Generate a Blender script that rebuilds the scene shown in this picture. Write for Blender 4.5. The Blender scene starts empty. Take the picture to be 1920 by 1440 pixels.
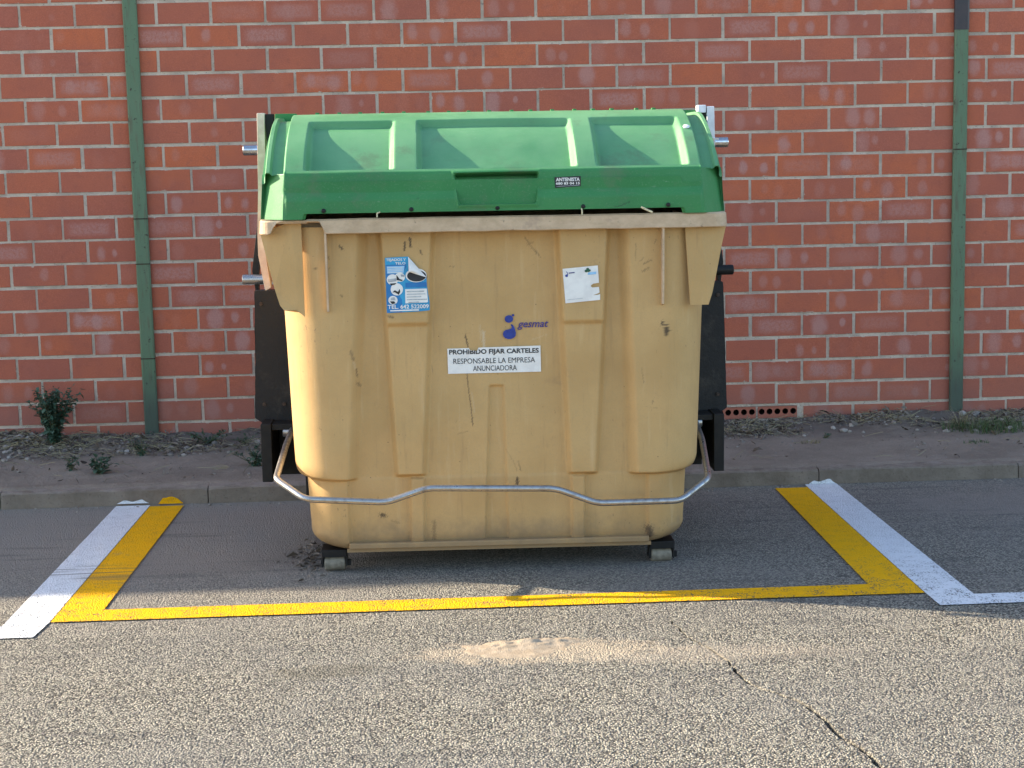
import bpy, bmesh, math, random
import numpy as np
from mathutils import Vector, Matrix, noise, geometry

random.seed(7); RNG = np.random.default_rng(11)
S = bpy.context.scene
COL = S.collection
rad = math.radians

# ------------------------------------------------------------------ camera
FPX, HC = 3100.0, 1.66                      # focal length in photo pixels (1920 wide), eye height
PSI, TH, ROLL = rad(2.4), math.atan(.1402), rad(1.29)
F0 = Vector((math.sin(PSI), math.cos(PSI), 0)); R0 = Vector((math.cos(PSI), -math.sin(PSI), 0)); U0 = Vector((0, 0, 1))
CF = F0*math.cos(TH) - U0*math.sin(TH); CU = U0*math.cos(TH) + F0*math.sin(TH)
CR = R0*math.cos(ROLL) - CU*math.sin(ROLL); CU = CU*math.cos(ROLL) + R0*math.sin(ROLL)
cam = bpy.data.cameras.new('camera'); cam.sensor_width = 36; cam.lens = FPX/1920*36
cam.clip_start = .05; cam.clip_end = 500
camo = bpy.data.objects.new('camera', cam); COL.objects.link(camo)
camo.matrix_world = Matrix(((CR.x, CU.x, -CF.x, 0), (CR.y, CU.y, -CF.y, 0), (CR.z, CU.z, -CF.z, HC), (0, 0, 0, 1)))
S.camera = camo
CPOS = Vector((0, 0, HC))
def px_ray(x, y): return CF*FPX + CR*(x-960) - CU*(y-720)
def on_z(x, y, z=0):                        # where the photo's pixel meets a level surface
    d = px_ray(x, y); return CPOS + d*((z-HC)/d.z)
def on_y(x, y, Y):                          # ... or a plane parallel to the wall
    d = px_ray(x, y); return CPOS + d*(Y/d.y)

# ------------------------------------------------------------------ light
SUN = Vector((-2.2, .75, 1.0)).normalized()
EL = math.asin(SUN.z); AZ = math.atan2(SUN.x, SUN.y)
w = bpy.data.worlds.new('World'); S.world = w; w.use_nodes = True
nt = w.node_tree; nt.nodes.clear()
sky = nt.nodes.new('ShaderNodeTexSky'); sky.sky_type = 'NISHITA'; sky.sun_disc = False
sky.sun_elevation = EL; sky.sun_rotation = AZ; sky.dust_density = .9; sky.air_density = 1.0; sky.ozone_density = 1.4
bg = nt.nodes.new('ShaderNodeBackground'); bg.inputs['Strength'].default_value = .15
ow = nt.nodes.new('ShaderNodeOutputWorld')
nt.links.new(sky.outputs[0], bg.inputs[0]); nt.links.new(bg.outputs[0], ow.inputs[0])
sl = bpy.data.lights.new('sun', 'SUN'); sl.energy = 4.8; sl.angle = rad(.53); sl.color = (1, .875, .68)
so = bpy.data.objects.new('sun', sl); COL.objects.link(so); so.location = (-8, 3, 12)
so.rotation_euler = (-SUN).to_track_quat('-Z', 'Y').to_euler()
S.view_settings.view_transform = 'Standard'; S.view_settings.look = 'None'
S.view_settings.exposure = 1.5; S.view_settings.gamma = 1

# ------------------------------------------------------------------ helpers
def tag(o, label=None, cat=None, group=None, kind=None):
    for k, v in (('label', label), ('category', cat), ('group', group), ('kind', kind)):
        if v: o[k] = v
    return o
def empty(name, loc):
    o = bpy.data.objects.new(name, None); COL.objects.link(o); o.location = loc; o.empty_display_size = .1
    return o
def mesh_obj(name, verts, faces, mats, parent=None, smooth=False, midx=None):
    me = bpy.data.meshes.new(name)
    me.from_pydata([tuple(v) for v in verts], [], [tuple(f) for f in faces]); me.update()
    for m in (mats if isinstance(mats, (list, tuple)) else [mats]): me.materials.append(m)
    if midx is not None: me.polygons.foreach_set('material_index', midx)
    if smooth: me.polygons.foreach_set('use_smooth', [True]*len(me.polygons))
    o = bpy.data.objects.new(name, me); COL.objects.link(o)
    if parent: o.parent = parent
    return o
def bm_obj(name, bm, mats, parent=None, smooth=False):
    me = bpy.data.meshes.new(name); bmesh.ops.recalc_face_normals(bm, faces=bm.faces); bm.to_mesh(me); bm.free()
    for m in (mats if isinstance(mats, (list, tuple)) else [mats]): me.materials.append(m)
    if smooth: me.polygons.foreach_set('use_smooth', [True]*len(me.polygons))
    o = bpy.data.objects.new(name, me); COL.objects.link(o)
    if parent: o.parent = parent
    return o
def box(bm, x0, x1, y0, y1, z0, z1, bev=0):
    r = bmesh.ops.create_cube(bm, size=1)
    for v in r['verts']: v.co = ((x0+x1)/2+v.co.x*(x1-x0), (y0+y1)/2+v.co.y*(y1-y0), (z0+z1)/2+v.co.z*(z1-z0))
    if bev:
        es = list({e for v in r['verts'] for e in v.link_edges})
        bmesh.ops.bevel(bm, geom=es, offset=bev, segments=2, affect='EDGES', profile=.5)
def prism(bm, pts, y0, y1, bev=0):          # polygon in the xz plane, extruded along y
    a = [bm.verts.new((x, y0, z)) for x, z in pts]; b = [bm.verts.new((x, y1, z)) for x, z in pts]
    n = len(pts); fs = [bm.faces.new(a), bm.faces.new(b[::-1])]
    for i in range(n): fs.append(bm.faces.new((a[i], b[i], b[(i+1) % n], a[(i+1) % n])))
    if bev:
        es = list({e for f in fs for e in f.edges})
        bmesh.ops.bevel(bm, geom=es, offset=bev, segments=2, affect='EDGES', profile=.5)
def tube(bm, pts, r, n=12, caps=True):
    pts = [Vector(p) for p in pts]; rings = []; up = None
    rr = r if isinstance(r, (list, tuple)) else [r]*len(pts)
    for i, p in enumerate(pts):
        t = (pts[min(i+1, len(pts)-1)] - pts[max(i-1, 0)]).normalized()
        if up is None: up = t.orthogonal().normalized()
        up = (up - t*up.dot(t)).normalized(); s = t.cross(up)
        rings.append([bm.verts.new(p + (up*math.cos(2*math.pi*k/n) + s*math.sin(2*math.pi*k/n))*rr[i]) for k in range(n)])
    for a, b in zip(rings, rings[1:]):
        for k in range(n): bm.faces.new((a[k], a[(k+1) % n], b[(k+1) % n], b[k]))
    if caps: bm.faces.new(rings[0][::-1]); bm.faces.new(rings[-1])
def round_path(pts, r, n=7):                # round the bends of a polyline
    pts = [Vector(p) for p in pts]; out = [pts[0]]
    for a, b, c in zip(pts, pts[1:], pts[2:]):
        d1 = (a-b); d2 = (c-b); rr = min(r, d1.length*.45, d2.length*.45)
        p, q = b + d1.normalized()*rr, b + d2.normalized()*rr
        for k in range(n+1):
            t = k/n; out.append(p*(1-t)**2 + b*2*t*(1-t) + q*t*t)
    return out + [pts[-1]]
def cyl_x(bm, x0, x1, y, z, r, n=24, bev=.003):
    tube(bm, [(x0, y, z), (x0+.0001, y, z), (x0+bev, y, z), (x1-bev, y, z), (x1-.0001, y, z), (x1, y, z)],
         [r-bev, r-bev, r, r, r-bev, r-bev], n)
def sm(x, a, b):
    t = np.clip((x-a)/(b-a), 0, 1); return t*t*(3-2*t)
_deps = {}
def text_obj(name, s, x0, x1, z0, z1, y, mat, parent, bold=0, shear=0, cut=None, squash=True):
    cu = bpy.data.curves.new('txt', 'FONT'); cu.body = s; cu.offset = bold; cu.shear = shear; cu.resolution_u = 3
    to = bpy.data.objects.new('txt', cu); COL.objects.link(to)
    me = bpy.data.meshes.new_from_object(to.evaluated_get(bpy.context.evaluated_depsgraph_get()))
    bpy.data.objects.remove(to); bpy.data.curves.remove(cu)
    co = np.array([v.co[:] for v in me.vertices]); mn, mx = co.min(0), co.max(0)
    sx = (x1-x0)/(mx[0]-mn[0]); sz = (z1-z0)/(mx[1]-mn[1])
    for v in me.vertices:
        v.co = (x0+(v.co.x-mn[0])*sx, y, z0+(v.co.y-mn[1])*sz)
    if cut:                                 # letters lost where the sticker is torn: (x0, x1, z)
        bm = bmesh.new(); bm.from_mesh(me)
        for co_, no in (((cut[0], 0, 0), (1, 0, 0)), ((cut[1], 0, 0), (1, 0, 0)), ((0, 0, cut[2]), (0, 0, 1))):
            bmesh.ops.bisect_plane(bm, geom=bm.verts[:]+bm.edges[:]+bm.faces[:], plane_co=co_, plane_no=no)
        kill = [f for f in bm.faces if cut[0] < f.calc_center_median().x < cut[1] and f.calc_center_median().z > cut[2]]
        bmesh.ops.delete(bm, geom=kill, context='FACES'); bm.to_mesh(me); bm.free()
    me.materials.clear(); me.materials.append(mat)
    o = bpy.data.objects.new(name, me); COL.objects.link(o); o.parent = parent; me.name = name
    return o

# ------------------------------------------------------------------ node materials
class Nodes:
    def __init__(s, name):
        s.m = bpy.data.materials.new(name); s.m.use_nodes = True; s.t = s.m.node_tree; s.t.nodes.clear()
        s.b = s.t.nodes.new('ShaderNodeBsdfPrincipled'); s.o = s.t.nodes.new('ShaderNodeOutputMaterial')
        s.t.links.new(s.b.outputs[0], s.o.inputs[0])
    def put(s, sock, v):
        if v is None: return
        if isinstance(v, bpy.types.NodeSocket): s.t.links.new(v, sock)
        elif isinstance(v, (tuple, list)) and sock.type == 'RGBA': sock.default_value = (*v, 1)[:4]
        else: sock.default_value = v
    def new(s, typ, **kw):
        n = s.t.nodes.new(typ)
        for k, v in kw.items(): setattr(n, k, v)
        return n
    def coord(s, which='Object'): return s.new('ShaderNodeTexCoord').outputs[which]
    def scale(s, vec, sc):
        n = s.new('ShaderNodeMapping'); s.put(n.inputs[0], vec); n.inputs['Scale'].default_value = sc; return n.outputs[0]
    def noise(s, vec, sc, det=3, rough=.55, out='Fac', dist=0):
        n = s.new('ShaderNodeTexNoise'); s.put(n.inputs['Vector'], vec); n.inputs['Scale'].default_value = sc
        n.inputs['Detail'].default_value = det; n.inputs['Roughness'].default_value = rough; n.inputs['Distortion'].default_value = dist
        return n.outputs[0 if out == 'Fac' else 1]
    def voro(s, vec, sc, feat='F1', out='Distance', rnd=1):
        n = s.new('ShaderNodeTexVoronoi', feature=feat); s.put(n.inputs['Vector'], vec); n.inputs['Scale'].default_value = sc
        n.inputs['Randomness'].default_value = rnd; return n.outputs[out]
    def math(s, op, a, b=None, c=None, clamp=False):
        n = s.new('ShaderNodeMath', operation=op, use_clamp=clamp)
        for i, v in enumerate((a, b, c)): s.put(n.inputs[i], v)
        return n.outputs[0]
    def ramp(s, v, a, b, lo=0., hi=1.):     # smooth step between a and b
        n = s.new('ShaderNodeMapRange', interpolation_type='SMOOTHSTEP')
        for i, q in enumerate((v, a, b, lo, hi)): s.put(n.inputs[i], q)
        return n.outputs[0]
    def mix(s, f, a, b, mode='MIX'):
        n = s.new('ShaderNodeMix', data_type='RGBA', blend_type=mode)
        s.put(n.inputs[0], f); s.put(n.inputs[6], a); s.put(n.inputs[7], b); return n.outputs[2]
    def attr(s, name, out='Fac'): return s.new('ShaderNodeAttribute', attribute_name=name).outputs[out]
    def sep(s, v):
        n = s.new('ShaderNodeSeparateXYZ'); s.put(n.inputs[0], v); return n.outputs
    def bump(s, h, strength=.3, dist=.01):
        n = s.new('ShaderNodeBump'); s.put(n.inputs['Height'], h); n.inputs['Strength'].default_value = strength
        n.inputs['Distance'].default_value = dist
        s.t.links.new(n.outputs[0], s.b.inputs['Normal']); return n
    def done(s, col=None, rough=None, metal=None, spec=None):
        s.put(s.b.inputs['Base Color'], col); s.put(s.b.inputs['Roughness'], rough)
        s.put(s.b.inputs['Metallic'], metal); s.put(s.b.inputs['Specular IOR Level'], spec); return s.m

def m_plain(name, c1, c2=None, sc=20, rough=.6, metal=0, bump=.15, spec=.5, det=4):
    N = Nodes(name); v = N.coord(); n = N.noise(v, sc, det)
    c2 = c2 or tuple(x*.7 for x in c1)
    if bump: N.bump(N.noise(v, sc*6, 3), bump, .004)
    return N.done(N.mix(N.ramp(n, .35, .65), c1, c2), rough, metal, spec)

def aggregate(N, v):                        # height and cell colour of worn asphalt
    d = N.voro(v, 140); d2 = N.voro(v, 260); c = N.voro(v, 140, out='Color')
    h = N.math('ADD', N.math('MULTIPLY', d, -1.0), N.math('MULTIPLY', d2, -.35))
    return h, c, d
def m_asphalt():
    N = Nodes('worn_asphalt'); v = N.coord(); h, c, d = aggregate(N, v)
    C = N.sep(c); col = N.mix(N.ramp(C[0], .1, 1), (.12, .108, .088), (.53, .475, .37))
    col = N.mix(N.ramp(C[1], .6, 1, 0, .5), col, (.30, .25, .235)); col = N.mix(N.ramp(C[2], .7, 1, 0, .45), col, (.27, .285, .22))
    col = N.mix(N.ramp(d, .44, .74, 0, .92), col, (.045, .040, .034))
    big = N.noise(v, .9, 4); med = N.noise(v, 5, 4)
    col = N.mix(N.ramp(big, .35, .7, 0, .35), col, (.16, .155, .15))
    col = N.mix(N.ramp(med, .5, .75, 0, .45), col, (.27, .245, .205))
    P = N.sep(v)
    def blob(cx, cy, rx, ry, nz=.35):       # soft patch on the road
        a = N.math('DIVIDE', N.math('SUBTRACT', P[0], cx), rx); b = N.math('DIVIDE', N.math('SUBTRACT', P[1], cy), ry)
        r = N.math('ADD', N.math('MULTIPLY', a, a), N.math('MULTIPLY', b, b))
        return N.math('ADD', r, N.math('MULTIPLY', N.math('SUBTRACT', N.noise(v, 11, 6, .7), .5), 5.0))
    for cx, cy, rx, ry, c_, k in ((.30, 5.36, .42, .12, (.46, .37, .265), .7), (.85, 5.27, .45, .10, (.46, .38, .29), .32),
                                  (-.40, 5.22, .20, .07, (.08, .066, .04), .4),
                                  
                                  (2.7, 7.4, .6, .3, (.30, .25, .21), .6), (-1.0, 6.75, .9, .16, (.17, .14, .12), .5),
                                  (-.6, 6.9, .3, .35, (.05, .045, .045), .6)):
        col = N.mix(N.ramp(blob(cx, cy, rx, ry), .2, 1.5, k, 0), col, c_)
    dust = N.math('MULTIPLY', N.ramp(N.math('ADD', P[1], N.math('MULTIPLY', N.noise(v, 3, 4), .9)), 5.9, 7.9, 0, .95), N.ramp(P[0], .3, -.5, .42, 1))
    col = N.mix(dust, col, (.30, .265, .225))
    # oily wheel marks in the bay, running along the kerb
    ln = N.noise(N.scale(v, (.8, 7, 1)), 1.6, 5)
    col = N.mix(N.ramp(ln, .54, .72, 0, .4), col, (.07, .065, .065))
    N.bump(h, .9, .009)
    return N.done(col, .88, 0, .3)
def m_paint(name, c, dark):
    N = Nodes(name); v = N.coord(); h, ce, d = aggregate(N, v); P = N.sep(v)
    col = N.mix(N.ramp(N.noise(v, 30, 4), .4, .7, 0, .16), c, dark)
    gap = N.math('MULTIPLY', N.ramp(d, .50, .74), N.ramp(N.noise(v, 14, 4, .7), .40, .62))
    near = N.ramp(P[1], 6.6, 6.05, .3, .95)
    col = N.mix(N.math('MULTIPLY', gap, near), col, (.10, .09, .08))
    wear = N.ramp(N.noise(v, 6, 6, .7), .62, .72, 0, .28)
    col = N.mix(wear, col, (.22, .2, .18))
    # tyre tracks over the left line
    st = N.noise(N.scale(v, (2, 40, 1)), 1.0, 2)
    yy = N.math('ADD', P[1], N.math('MULTIPLY', P[0], .25))
    band = N.math('MULTIPLY', N.ramp(yy, 6.05, 6.18), N.ramp(yy, 6.42, 6.33))
    band = N.math('MULTIPLY', band, N.ramp(P[0], -1.0, -1.2))
    col = N.mix(N.math('MULTIPLY', band, N.ramp(st, .47, .60, 0, .55)), col, (.13, .11, .09))
    N.bump(h, .6, .010)
    return N.done(col, .8, 0, .15)

def m_brick():
    N = Nodes('red_brick'); v = N.coord(); A = N.sep(N.attr('bcol', 'Vector')); B = N.sep(N.attr('blob', 'Vector'))
    uv = N.sep(N.new('ShaderNodeUVMap', uv_map='uv').outputs[0])
    col = N.mix(A[0], (.52, .140, .074), (.66, .165, .064))
    col = N.mix(N.math('MULTIPLY', A[1], .55), col, (.42, .135, .10))
    col = N.mix(N.ramp(N.noise(v, 5, 4), .35, .7, 0, .5), col, (.40, .12, .082))
    col = N.mix(N.ramp(N.noise(v, 24, 5, .75), .5, .75, 0, .45), col, (.33, .10, .07))
    col = N.mix(N.ramp(N.noise(v, 55, 4, .8), .66, .74, 0, .5), col, (.60, .36, .28))
    nz = N.math('MULTIPLY', N.math('SUBTRACT', N.noise(v, 40, 3), .5), .9)
    nz = N.math('ADD', nz, N.math('MULTIPLY', N.math('SUBTRACT', N.noise(v, 16, 2), .5), 1.5))
    for ce, ru, cv in ((B[0], N.math('MULTIPLY_ADD', A[1], .10, .078), N.math('MULTIPLY_ADD', A[0], .22, .40)), (B[1], N.math('MULTIPLY_ADD', A[0], .08, .05), N.math('MULTIPLY_ADD', A[1], .22, .38))):
        a = N.math('DIVIDE', N.math('SUBTRACT', uv[0], ce), ru); b = N.math('DIVIDE', N.math('SUBTRACT', uv[1], cv), N.math('MULTIPLY', ru, 3.5))
        r = N.math('ADD', N.math('ADD', N.math('MULTIPLY', a, a), N.math('MULTIPLY', b, b)), nz)
        col = N.mix(N.math('MULTIPLY', N.ramp(r, .05, 1.5, .68, 0), B[2]), col, (.55, .29, .245))
    # wide pale bloom on some bricks
    eu = N.ramp(N.math('ABSOLUTE', N.math('SUBTRACT', uv[0], .5)), .28, .46, 1, 0)
    ev = N.ramp(N.math('ABSOLUTE', N.math('SUBTRACT', uv[1], .5)), .15, .42, 1, 0)
    bl = N.math('MULTIPLY', N.math('MULTIPLY', eu, ev), N.ramp(A[2], .74, 1.0, 0, .6))
    col = N.mix(N.math('MULTIPLY', bl, N.ramp(N.noise(v, 60, 3), .3, .6, .4, 1)), col, (.55, .29, .245))
    # mortar smeared over the arrises
    e = N.math('MINIMUM', N.math('MULTIPLY', N.math('MINIMUM', uv[0], N.math('SUBTRACT', 1, uv[0])), .285),
               N.math('MULTIPLY', N.math('MINIMUM', uv[1], N.math('SUBTRACT', 1, uv[1])), .117))
    lim = N.ramp(N.noise(v, 19, 6, .75), .54, .82, .0003, .014)
    col = N.mix(N.ramp(N.math('SUBTRACT', e, lim), .0, .003, .85, 0), col, (.68, .56, .44))
    gn = N.noise(v, 190, 3, .7); col = N.mix(N.ramp(gn, .35, .65, .28, 0), col, (.27, .075, .05)); col = N.mix(N.ramp(gn, .5, .75, 0, .22), col, (.66, .30, .22))
    # darker fired edge, then darker and duller towards the foot
    col = N.mix(N.ramp(N.noise(v, 170, 2), .60, .75, 0, .35), col, (.22, .08, .06))
    lo = N.math('ADD', N.sep(v)[2], N.math('MULTIPLY', N.noise(v, 4, 4), .3))
    col = N.mix(N.ramp(lo, .28, .65, .45, 0), col, (.27, .14, .115))
    N.bump(N.noise(v, 120, 4, .7), .35, .004)
    return N.done(col, .9, 0, .25)
def m_mortar():
    N = Nodes('mortar'); v = N.coord()
    col = N.mix(N.ramp(N.noise(v, 9, 5), .35, .7), (.71, .57, .44), (.50, .40, .31))
    col = N.mix(N.ramp(N.noise(v, 90, 3), .62, .72, 0, .6), col, (.15, .12, .10))
    N.bump(N.noise(v, 70, 5, .7), .9, .012); return N.done(col, .95, 0, .2)
def m_post():
    N = Nodes('green_paint'); v = N.coord(); n = N.noise(v, 38, 6, .7); g = N.noise(N.scale(v, (1, 1, .12)), 60, 4)
    col = N.mix(N.noise(v, 3, 4), (.095, .165, .082), (.150, .212, .125))
    col = N.mix(N.ramp(g, .50, .72, 0, .6), col, (.12, .095, .055))
    col = N.mix(N.ramp(n, .61, .66), col, (.05, .035, .022))
    lo = N.sep(v)[2]
    col = N.mix(N.ramp(N.math('ADD', lo, N.math('MULTIPLY', N.noise(v, 6, 4), .3)), .35, .75, .75, 0), col, (.055, .065, .055))
    N.bump(N.math('ADD', n, g), .4, .004); return N.done(col, .55, 0, .4)
def m_tan():
    N = Nodes('tan_plastic'); v = N.coord(); st = N.attr('stain'); P = N.sep(v)
    col = N.mix(N.ramp(N.noise(v, 3.2, 5, .6), .3, .7), (.58, .362, .150), (.50, .305, .120))
    col = N.mix(N.ramp(N.noise(v, 160, 2), .45, .7, 0, .25), col, (.44, .30, .145))
    stk = N.noise(N.scale(v, (9, 9, .7)), 3.5, 6, .65)          # rain streaks
    col = N.mix(N.ramp(stk, .56, .74, 0, .38), col, (.64, .45, .24))
    col = N.mix(N.ramp(stk, .44, .28, 0, .42), col, (.38, .235, .105))
    sp = N.voro(v, 26); spn = N.noise(v, 7, 3)
    col = N.mix(N.math('MULTIPLY', N.ramp(sp, .075, .045, 0, .7), N.ramp(spn, .5, .6)), col, (.12, .075, .04))
    grime = N.ramp(N.math('ADD', P[2], N.math('MULTIPLY', N.noise(v, 8, 5, .7), .22)), .20, .36, .65, 0)
    col = N.mix(grime, col, (.17, .125, .085))
    sc = N.noise(N.scale(v, (26, 26, 3)), 2.2, 4, .6); sc2 = N.noise(v, 2.4, 2)
    col = N.mix(N.math('MULTIPLY', N.ramp(sc, .68, .74), N.ramp(sc2, .52, .6, 0, .5)), col, (.20, .14, .08))
    sm_ = N.noise(v, 11, 6, .75); col = N.mix(N.math('MULTIPLY', N.ramp(sm_, .56, .72), N.ramp(N.noise(v, 1.7, 2), .4, .65, 0, .42)), col, (.30, .19, .10))
    fs_ = N.noise(N.scale(v, (60, 60, 22)), 1.4, 4, .7); col = N.mix(N.math('MULTIPLY', N.ramp(fs_, .64, .70), N.ramp(N.noise(v, 4.1, 3), .48, .6, 0, .6)), col, (.17, .11, .065))
    dk = N.ramp(st, .15, .9, 0, .85); lt = N.ramp(st, -.15, -.85, 0, .7)
    col = N.mix(dk, col, (.045, .032, .025)); col = N.mix(lt, col, (.66, .58, .45))
    N.bump(N.math('ADD', N.noise(v, 220, 2), N.math('MULTIPLY', N.noise(v, 14, 3), 1.6)), .16, .004)
    return N.done(col, N.ramp(N.noise(v, 6, 4), .3, .7, .52, .72), 0, .3)
def m_rim():
    N = Nodes('weathered_tan_plastic'); v = N.coord(); n = N.noise(N.scale(v, (6, 6, 9)), 2.2, 6, .7)
    col = N.mix(N.ramp(n, .3, .7), (.62, .445, .285), (.48, .335, .205))
    col = N.mix(N.ramp(N.noise(v, 34, 5, .75), .62, .70, 0, .6), col, (.20, .14, .09))
    col = N.mix(N.ramp(N.noise(v, 9, 4, .7), .58, .7, 0, .4), col, (.34, .23, .17))
    N.bump(N.noise(v, 60, 4), .3, .004); return N.done(col, .6, 0, .35)
def m_green():
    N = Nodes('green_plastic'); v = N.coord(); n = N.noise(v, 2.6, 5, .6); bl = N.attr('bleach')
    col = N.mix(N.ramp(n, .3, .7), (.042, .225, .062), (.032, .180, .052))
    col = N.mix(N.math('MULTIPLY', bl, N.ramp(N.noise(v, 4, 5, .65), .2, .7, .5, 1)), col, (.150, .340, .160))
    col = N.mix(N.ramp(N.noise(v, 150, 2), .55, .75, 0, .22), col, (.19, .30, .18))
    col = N.mix(N.ramp(N.noise(N.scale(v, (1, 6, 6)), 7, 5, .7), .58, .75, 0, .35), col, (.13, .20, .10))
    col = N.mix(N.ramp(N.noise(v, 46, 5, .8), .69, .74, 0, .55), col, (.30, .42, .30))
    sc_ = N.noise(N.scale(v, (18, 60, 60)), 1.3, 4, .7); col = N.mix(N.math('MULTIPLY', N.ramp(sc_, .64, .70), N.ramp(N.noise(v, 3.3, 3), .45, .58, 0, .5)), col, (.24, .36, .24))
    gr = N.noise(v, 5.5, 6, .72); col = N.mix(N.math('MULTIPLY', N.ramp(gr, .52, .70, 0, .55), N.ramp(N.noise(v, 1.3, 2), .35, .6)), col, (.115, .165, .085))
    dk = N.ramp(N.attr('stain'), .2, .9, 0, .85); col = N.mix(dk, col, (.03, .035, .03))
    N.bump(N.math('ADD', N.noise(v, 240, 2), N.math('MULTIPLY', N.noise(v, 11, 3), 1.6)), .14, .004)
    return N.done(col, N.ramp(N.noise(v, 8, 4), .3, .7, .48, .66), 0, .35)
def m_steel():
    N = Nodes('galvanised_steel'); v = N.coord(); n = N.noise(v, 26, 6, .7)
    col = N.mix(N.ramp(n, .45, .72), (.43, .42, .41), (.25, .215, .185))
    col = N.mix(N.ramp(N.noise(v, 60, 4, .8), .67, .72), col, (.07, .05, .04))
    N.bump(n, .12, .003); return N.done(col, N.ramp(n, .3, .7, .24, .5), .88, .5)
def m_rubber():
    N = Nodes('black_rubber'); v = N.coord(); n = N.noise(v, 7, 6, .7)
    col = N.mix(N.ramp(n, .5, .75, 0, .8), (.007, .007, .008), (.050, .044, .037))
    N.bump(N.noise(v, 45, 5, .7), .5, .006); return N.done(col, .62, 0, .45)
def m_soil():
    N = Nodes('dusty_soil'); v = N.coord(); n = N.noise(v, 3, 6, .65); f = N.noise(v, 70, 5, .75)
    col = N.mix(N.ramp(n, .3, .7), (.345, .280, .220), (.25, .20, .155))
    col = N.mix(N.ramp(f, .5, .75, 0, .5), col, (.42, .36, .30))
    col = N.mix(N.ramp(N.voro(v, 45), .12, .05, 0, .6), col, (.10, .08, .065))
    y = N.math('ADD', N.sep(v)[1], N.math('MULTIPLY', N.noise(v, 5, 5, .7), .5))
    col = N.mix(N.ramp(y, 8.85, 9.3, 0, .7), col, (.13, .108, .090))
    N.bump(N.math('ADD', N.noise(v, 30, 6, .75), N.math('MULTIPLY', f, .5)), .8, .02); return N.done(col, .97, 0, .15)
def m_kerb():
    N = Nodes('dirty_concrete'); v = N.coord(); n = N.noise(v, 6, 6, .7)
    col = N.mix(N.ramp(n, .3, .7), (.285, .230, .180), (.19, .148, .113))
    z = N.math('ADD', N.sep(v)[2], N.math('MULTIPLY', N.noise(v, 14, 5, .7), .05))
    col = N.mix(N.ramp(z, .095, .11, 0, .7), col, (.36, .30, .25))
    col = N.mix(N.ramp(N.noise(v, 60, 4, .7), .58, .7, 0, .5), col, (.09, .07, .055))
    N.bump(N.noise(v, 50, 6, .75), .8, .012); return N.done(col, .95, 0, .2)
def m_leaf(name, c1, c2):
    N = Nodes(name); v = N.coord(); r = N.new('ShaderNodeNewGeometry').outputs['Random Per Island']
    N.put(N.b.inputs['Subsurface Weight'], .0)
    return N.done(N.mix(r, c1, c2), .65, 0, .3)

M = dict(asphalt=m_asphalt(), yellow=m_paint('yellow_road_paint', (.92, .455, .003), (.74, .35, .003)),
         white=m_paint('white_road_paint', (.80, .80, .81), (.60, .60, .60)), brick=m_brick(), mortar=m_mortar(), post=m_post(),
         tan=m_tan(), rim=m_rim(), green=m_green(), steel=m_steel(), rubber=m_rubber(), soil=m_soil(), kerb=m_kerb(),
         chrome=m_plain('polished_steel', (.75, .75, .75), (.55, .52, .5), 40, .16, 1, .05),
         whitemetal=m_plain('white_painted_steel', (.88, .85, .86), (.74, .70, .70), 18, .45, 0, .1),
         creammetal=m_plain('cream_toned_steel', (.80, .66, .52), (.62, .46, .36), 14, .45, 0, .1),  # right lifting plate, toned a warmer cream than the left one
         black=m_plain('black_paint', (.007, .007, .008), (.014, .013, .012), 20, .5, 0, .15, .3),
         blackpost=m_plain('black_gloss_paint', (.022, .015, .022), (.035, .02, .026), 20, .35),
         roller=m_plain('worn_grey_rubber', (.27, .235, .18), (.16, .135, .10), 30, .8, 0, .5),
         vinyl=m_plain('white_vinyl', (.86, .82, .76), (.77, .73, .68), 25, .4, 0, .05),
         ink=m_plain('black_ink', (.012, .012, .016), (.02, .02, .022), 25, .5, 0, 0),
         blueink=m_plain('blue_ink', (.012, .030, .22), (.018, .045, .28), 60, .4, 0, 0),
         purple=m_plain('violet_ink', (.045, .03, .16), (.07, .05, .22), 60, .4, 0, 0),
         cyan=m_plain('cyan_print', (.03, .36, .62), (.02, .28, .52), 9, .4, 0, 0),
         navy=m_plain('deep_blue_print', (.012, .20, .48), (.01, .15, .40), 9, .4, 0, 0),
         pale=m_plain('pale_blue_print', (.34, .60, .82), (.24, .50, .76), 30, .4, 0, 0),
         grey=m_plain('grey_print', (.30, .32, .34), (.48, .49, .50), 60, .4, 0, 0),
         greenink=m_plain('dark_green_ink', (.012, .10, .05), None, 40, .4, 0, 0),
         straw=m_plain('pale_straw', (.72, .62, .38), (.55, .45, .26), 60, .7, 0, .2),
         sand=m_plain('fine_sand', (.43, .34, .245), (.34, .265, .185), 30, .95, 0, .8, .2),
         hole=m_plain('cell_shade_and_seam', (.045, .020, .014), None, 30, .9, 0, .3),  # cell interiors with recess shade put into the colour; weld seams share it
         coping=m_plain('concrete', (.40, .37, .34), (.30, .28, .25), 6, .9, 0, .4, .2),
         rust=m_plain('rusty_steel', (.10, .065, .045), (.045, .032, .026), 50, .7, .3, .3),
         stone=m_leaf('grey_stone', (.36, .315, .27), (.16, .135, .115)),
         rubble=m_leaf('pale_rubble', (.44, .39, .335), (.24, .205, .17)),
         litter=m_leaf('dry_litter', (.27, .215, .165), (.05, .038, .03)),
         weed=m_leaf('weed_leaf', (.035, .085, .048), (.105, .150, .100)),
         grass=m_leaf('grass_blade', (.050, .105, .035), (.130, .150, .060)),
         dry=m_leaf('dry_stalk', (.34, .29, .16), (.22, .18, .10)),
         stem=m_plain('weed_stem', (.09, .12, .05), (.13, .10, .06), 40, .7, 0, 0))

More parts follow.
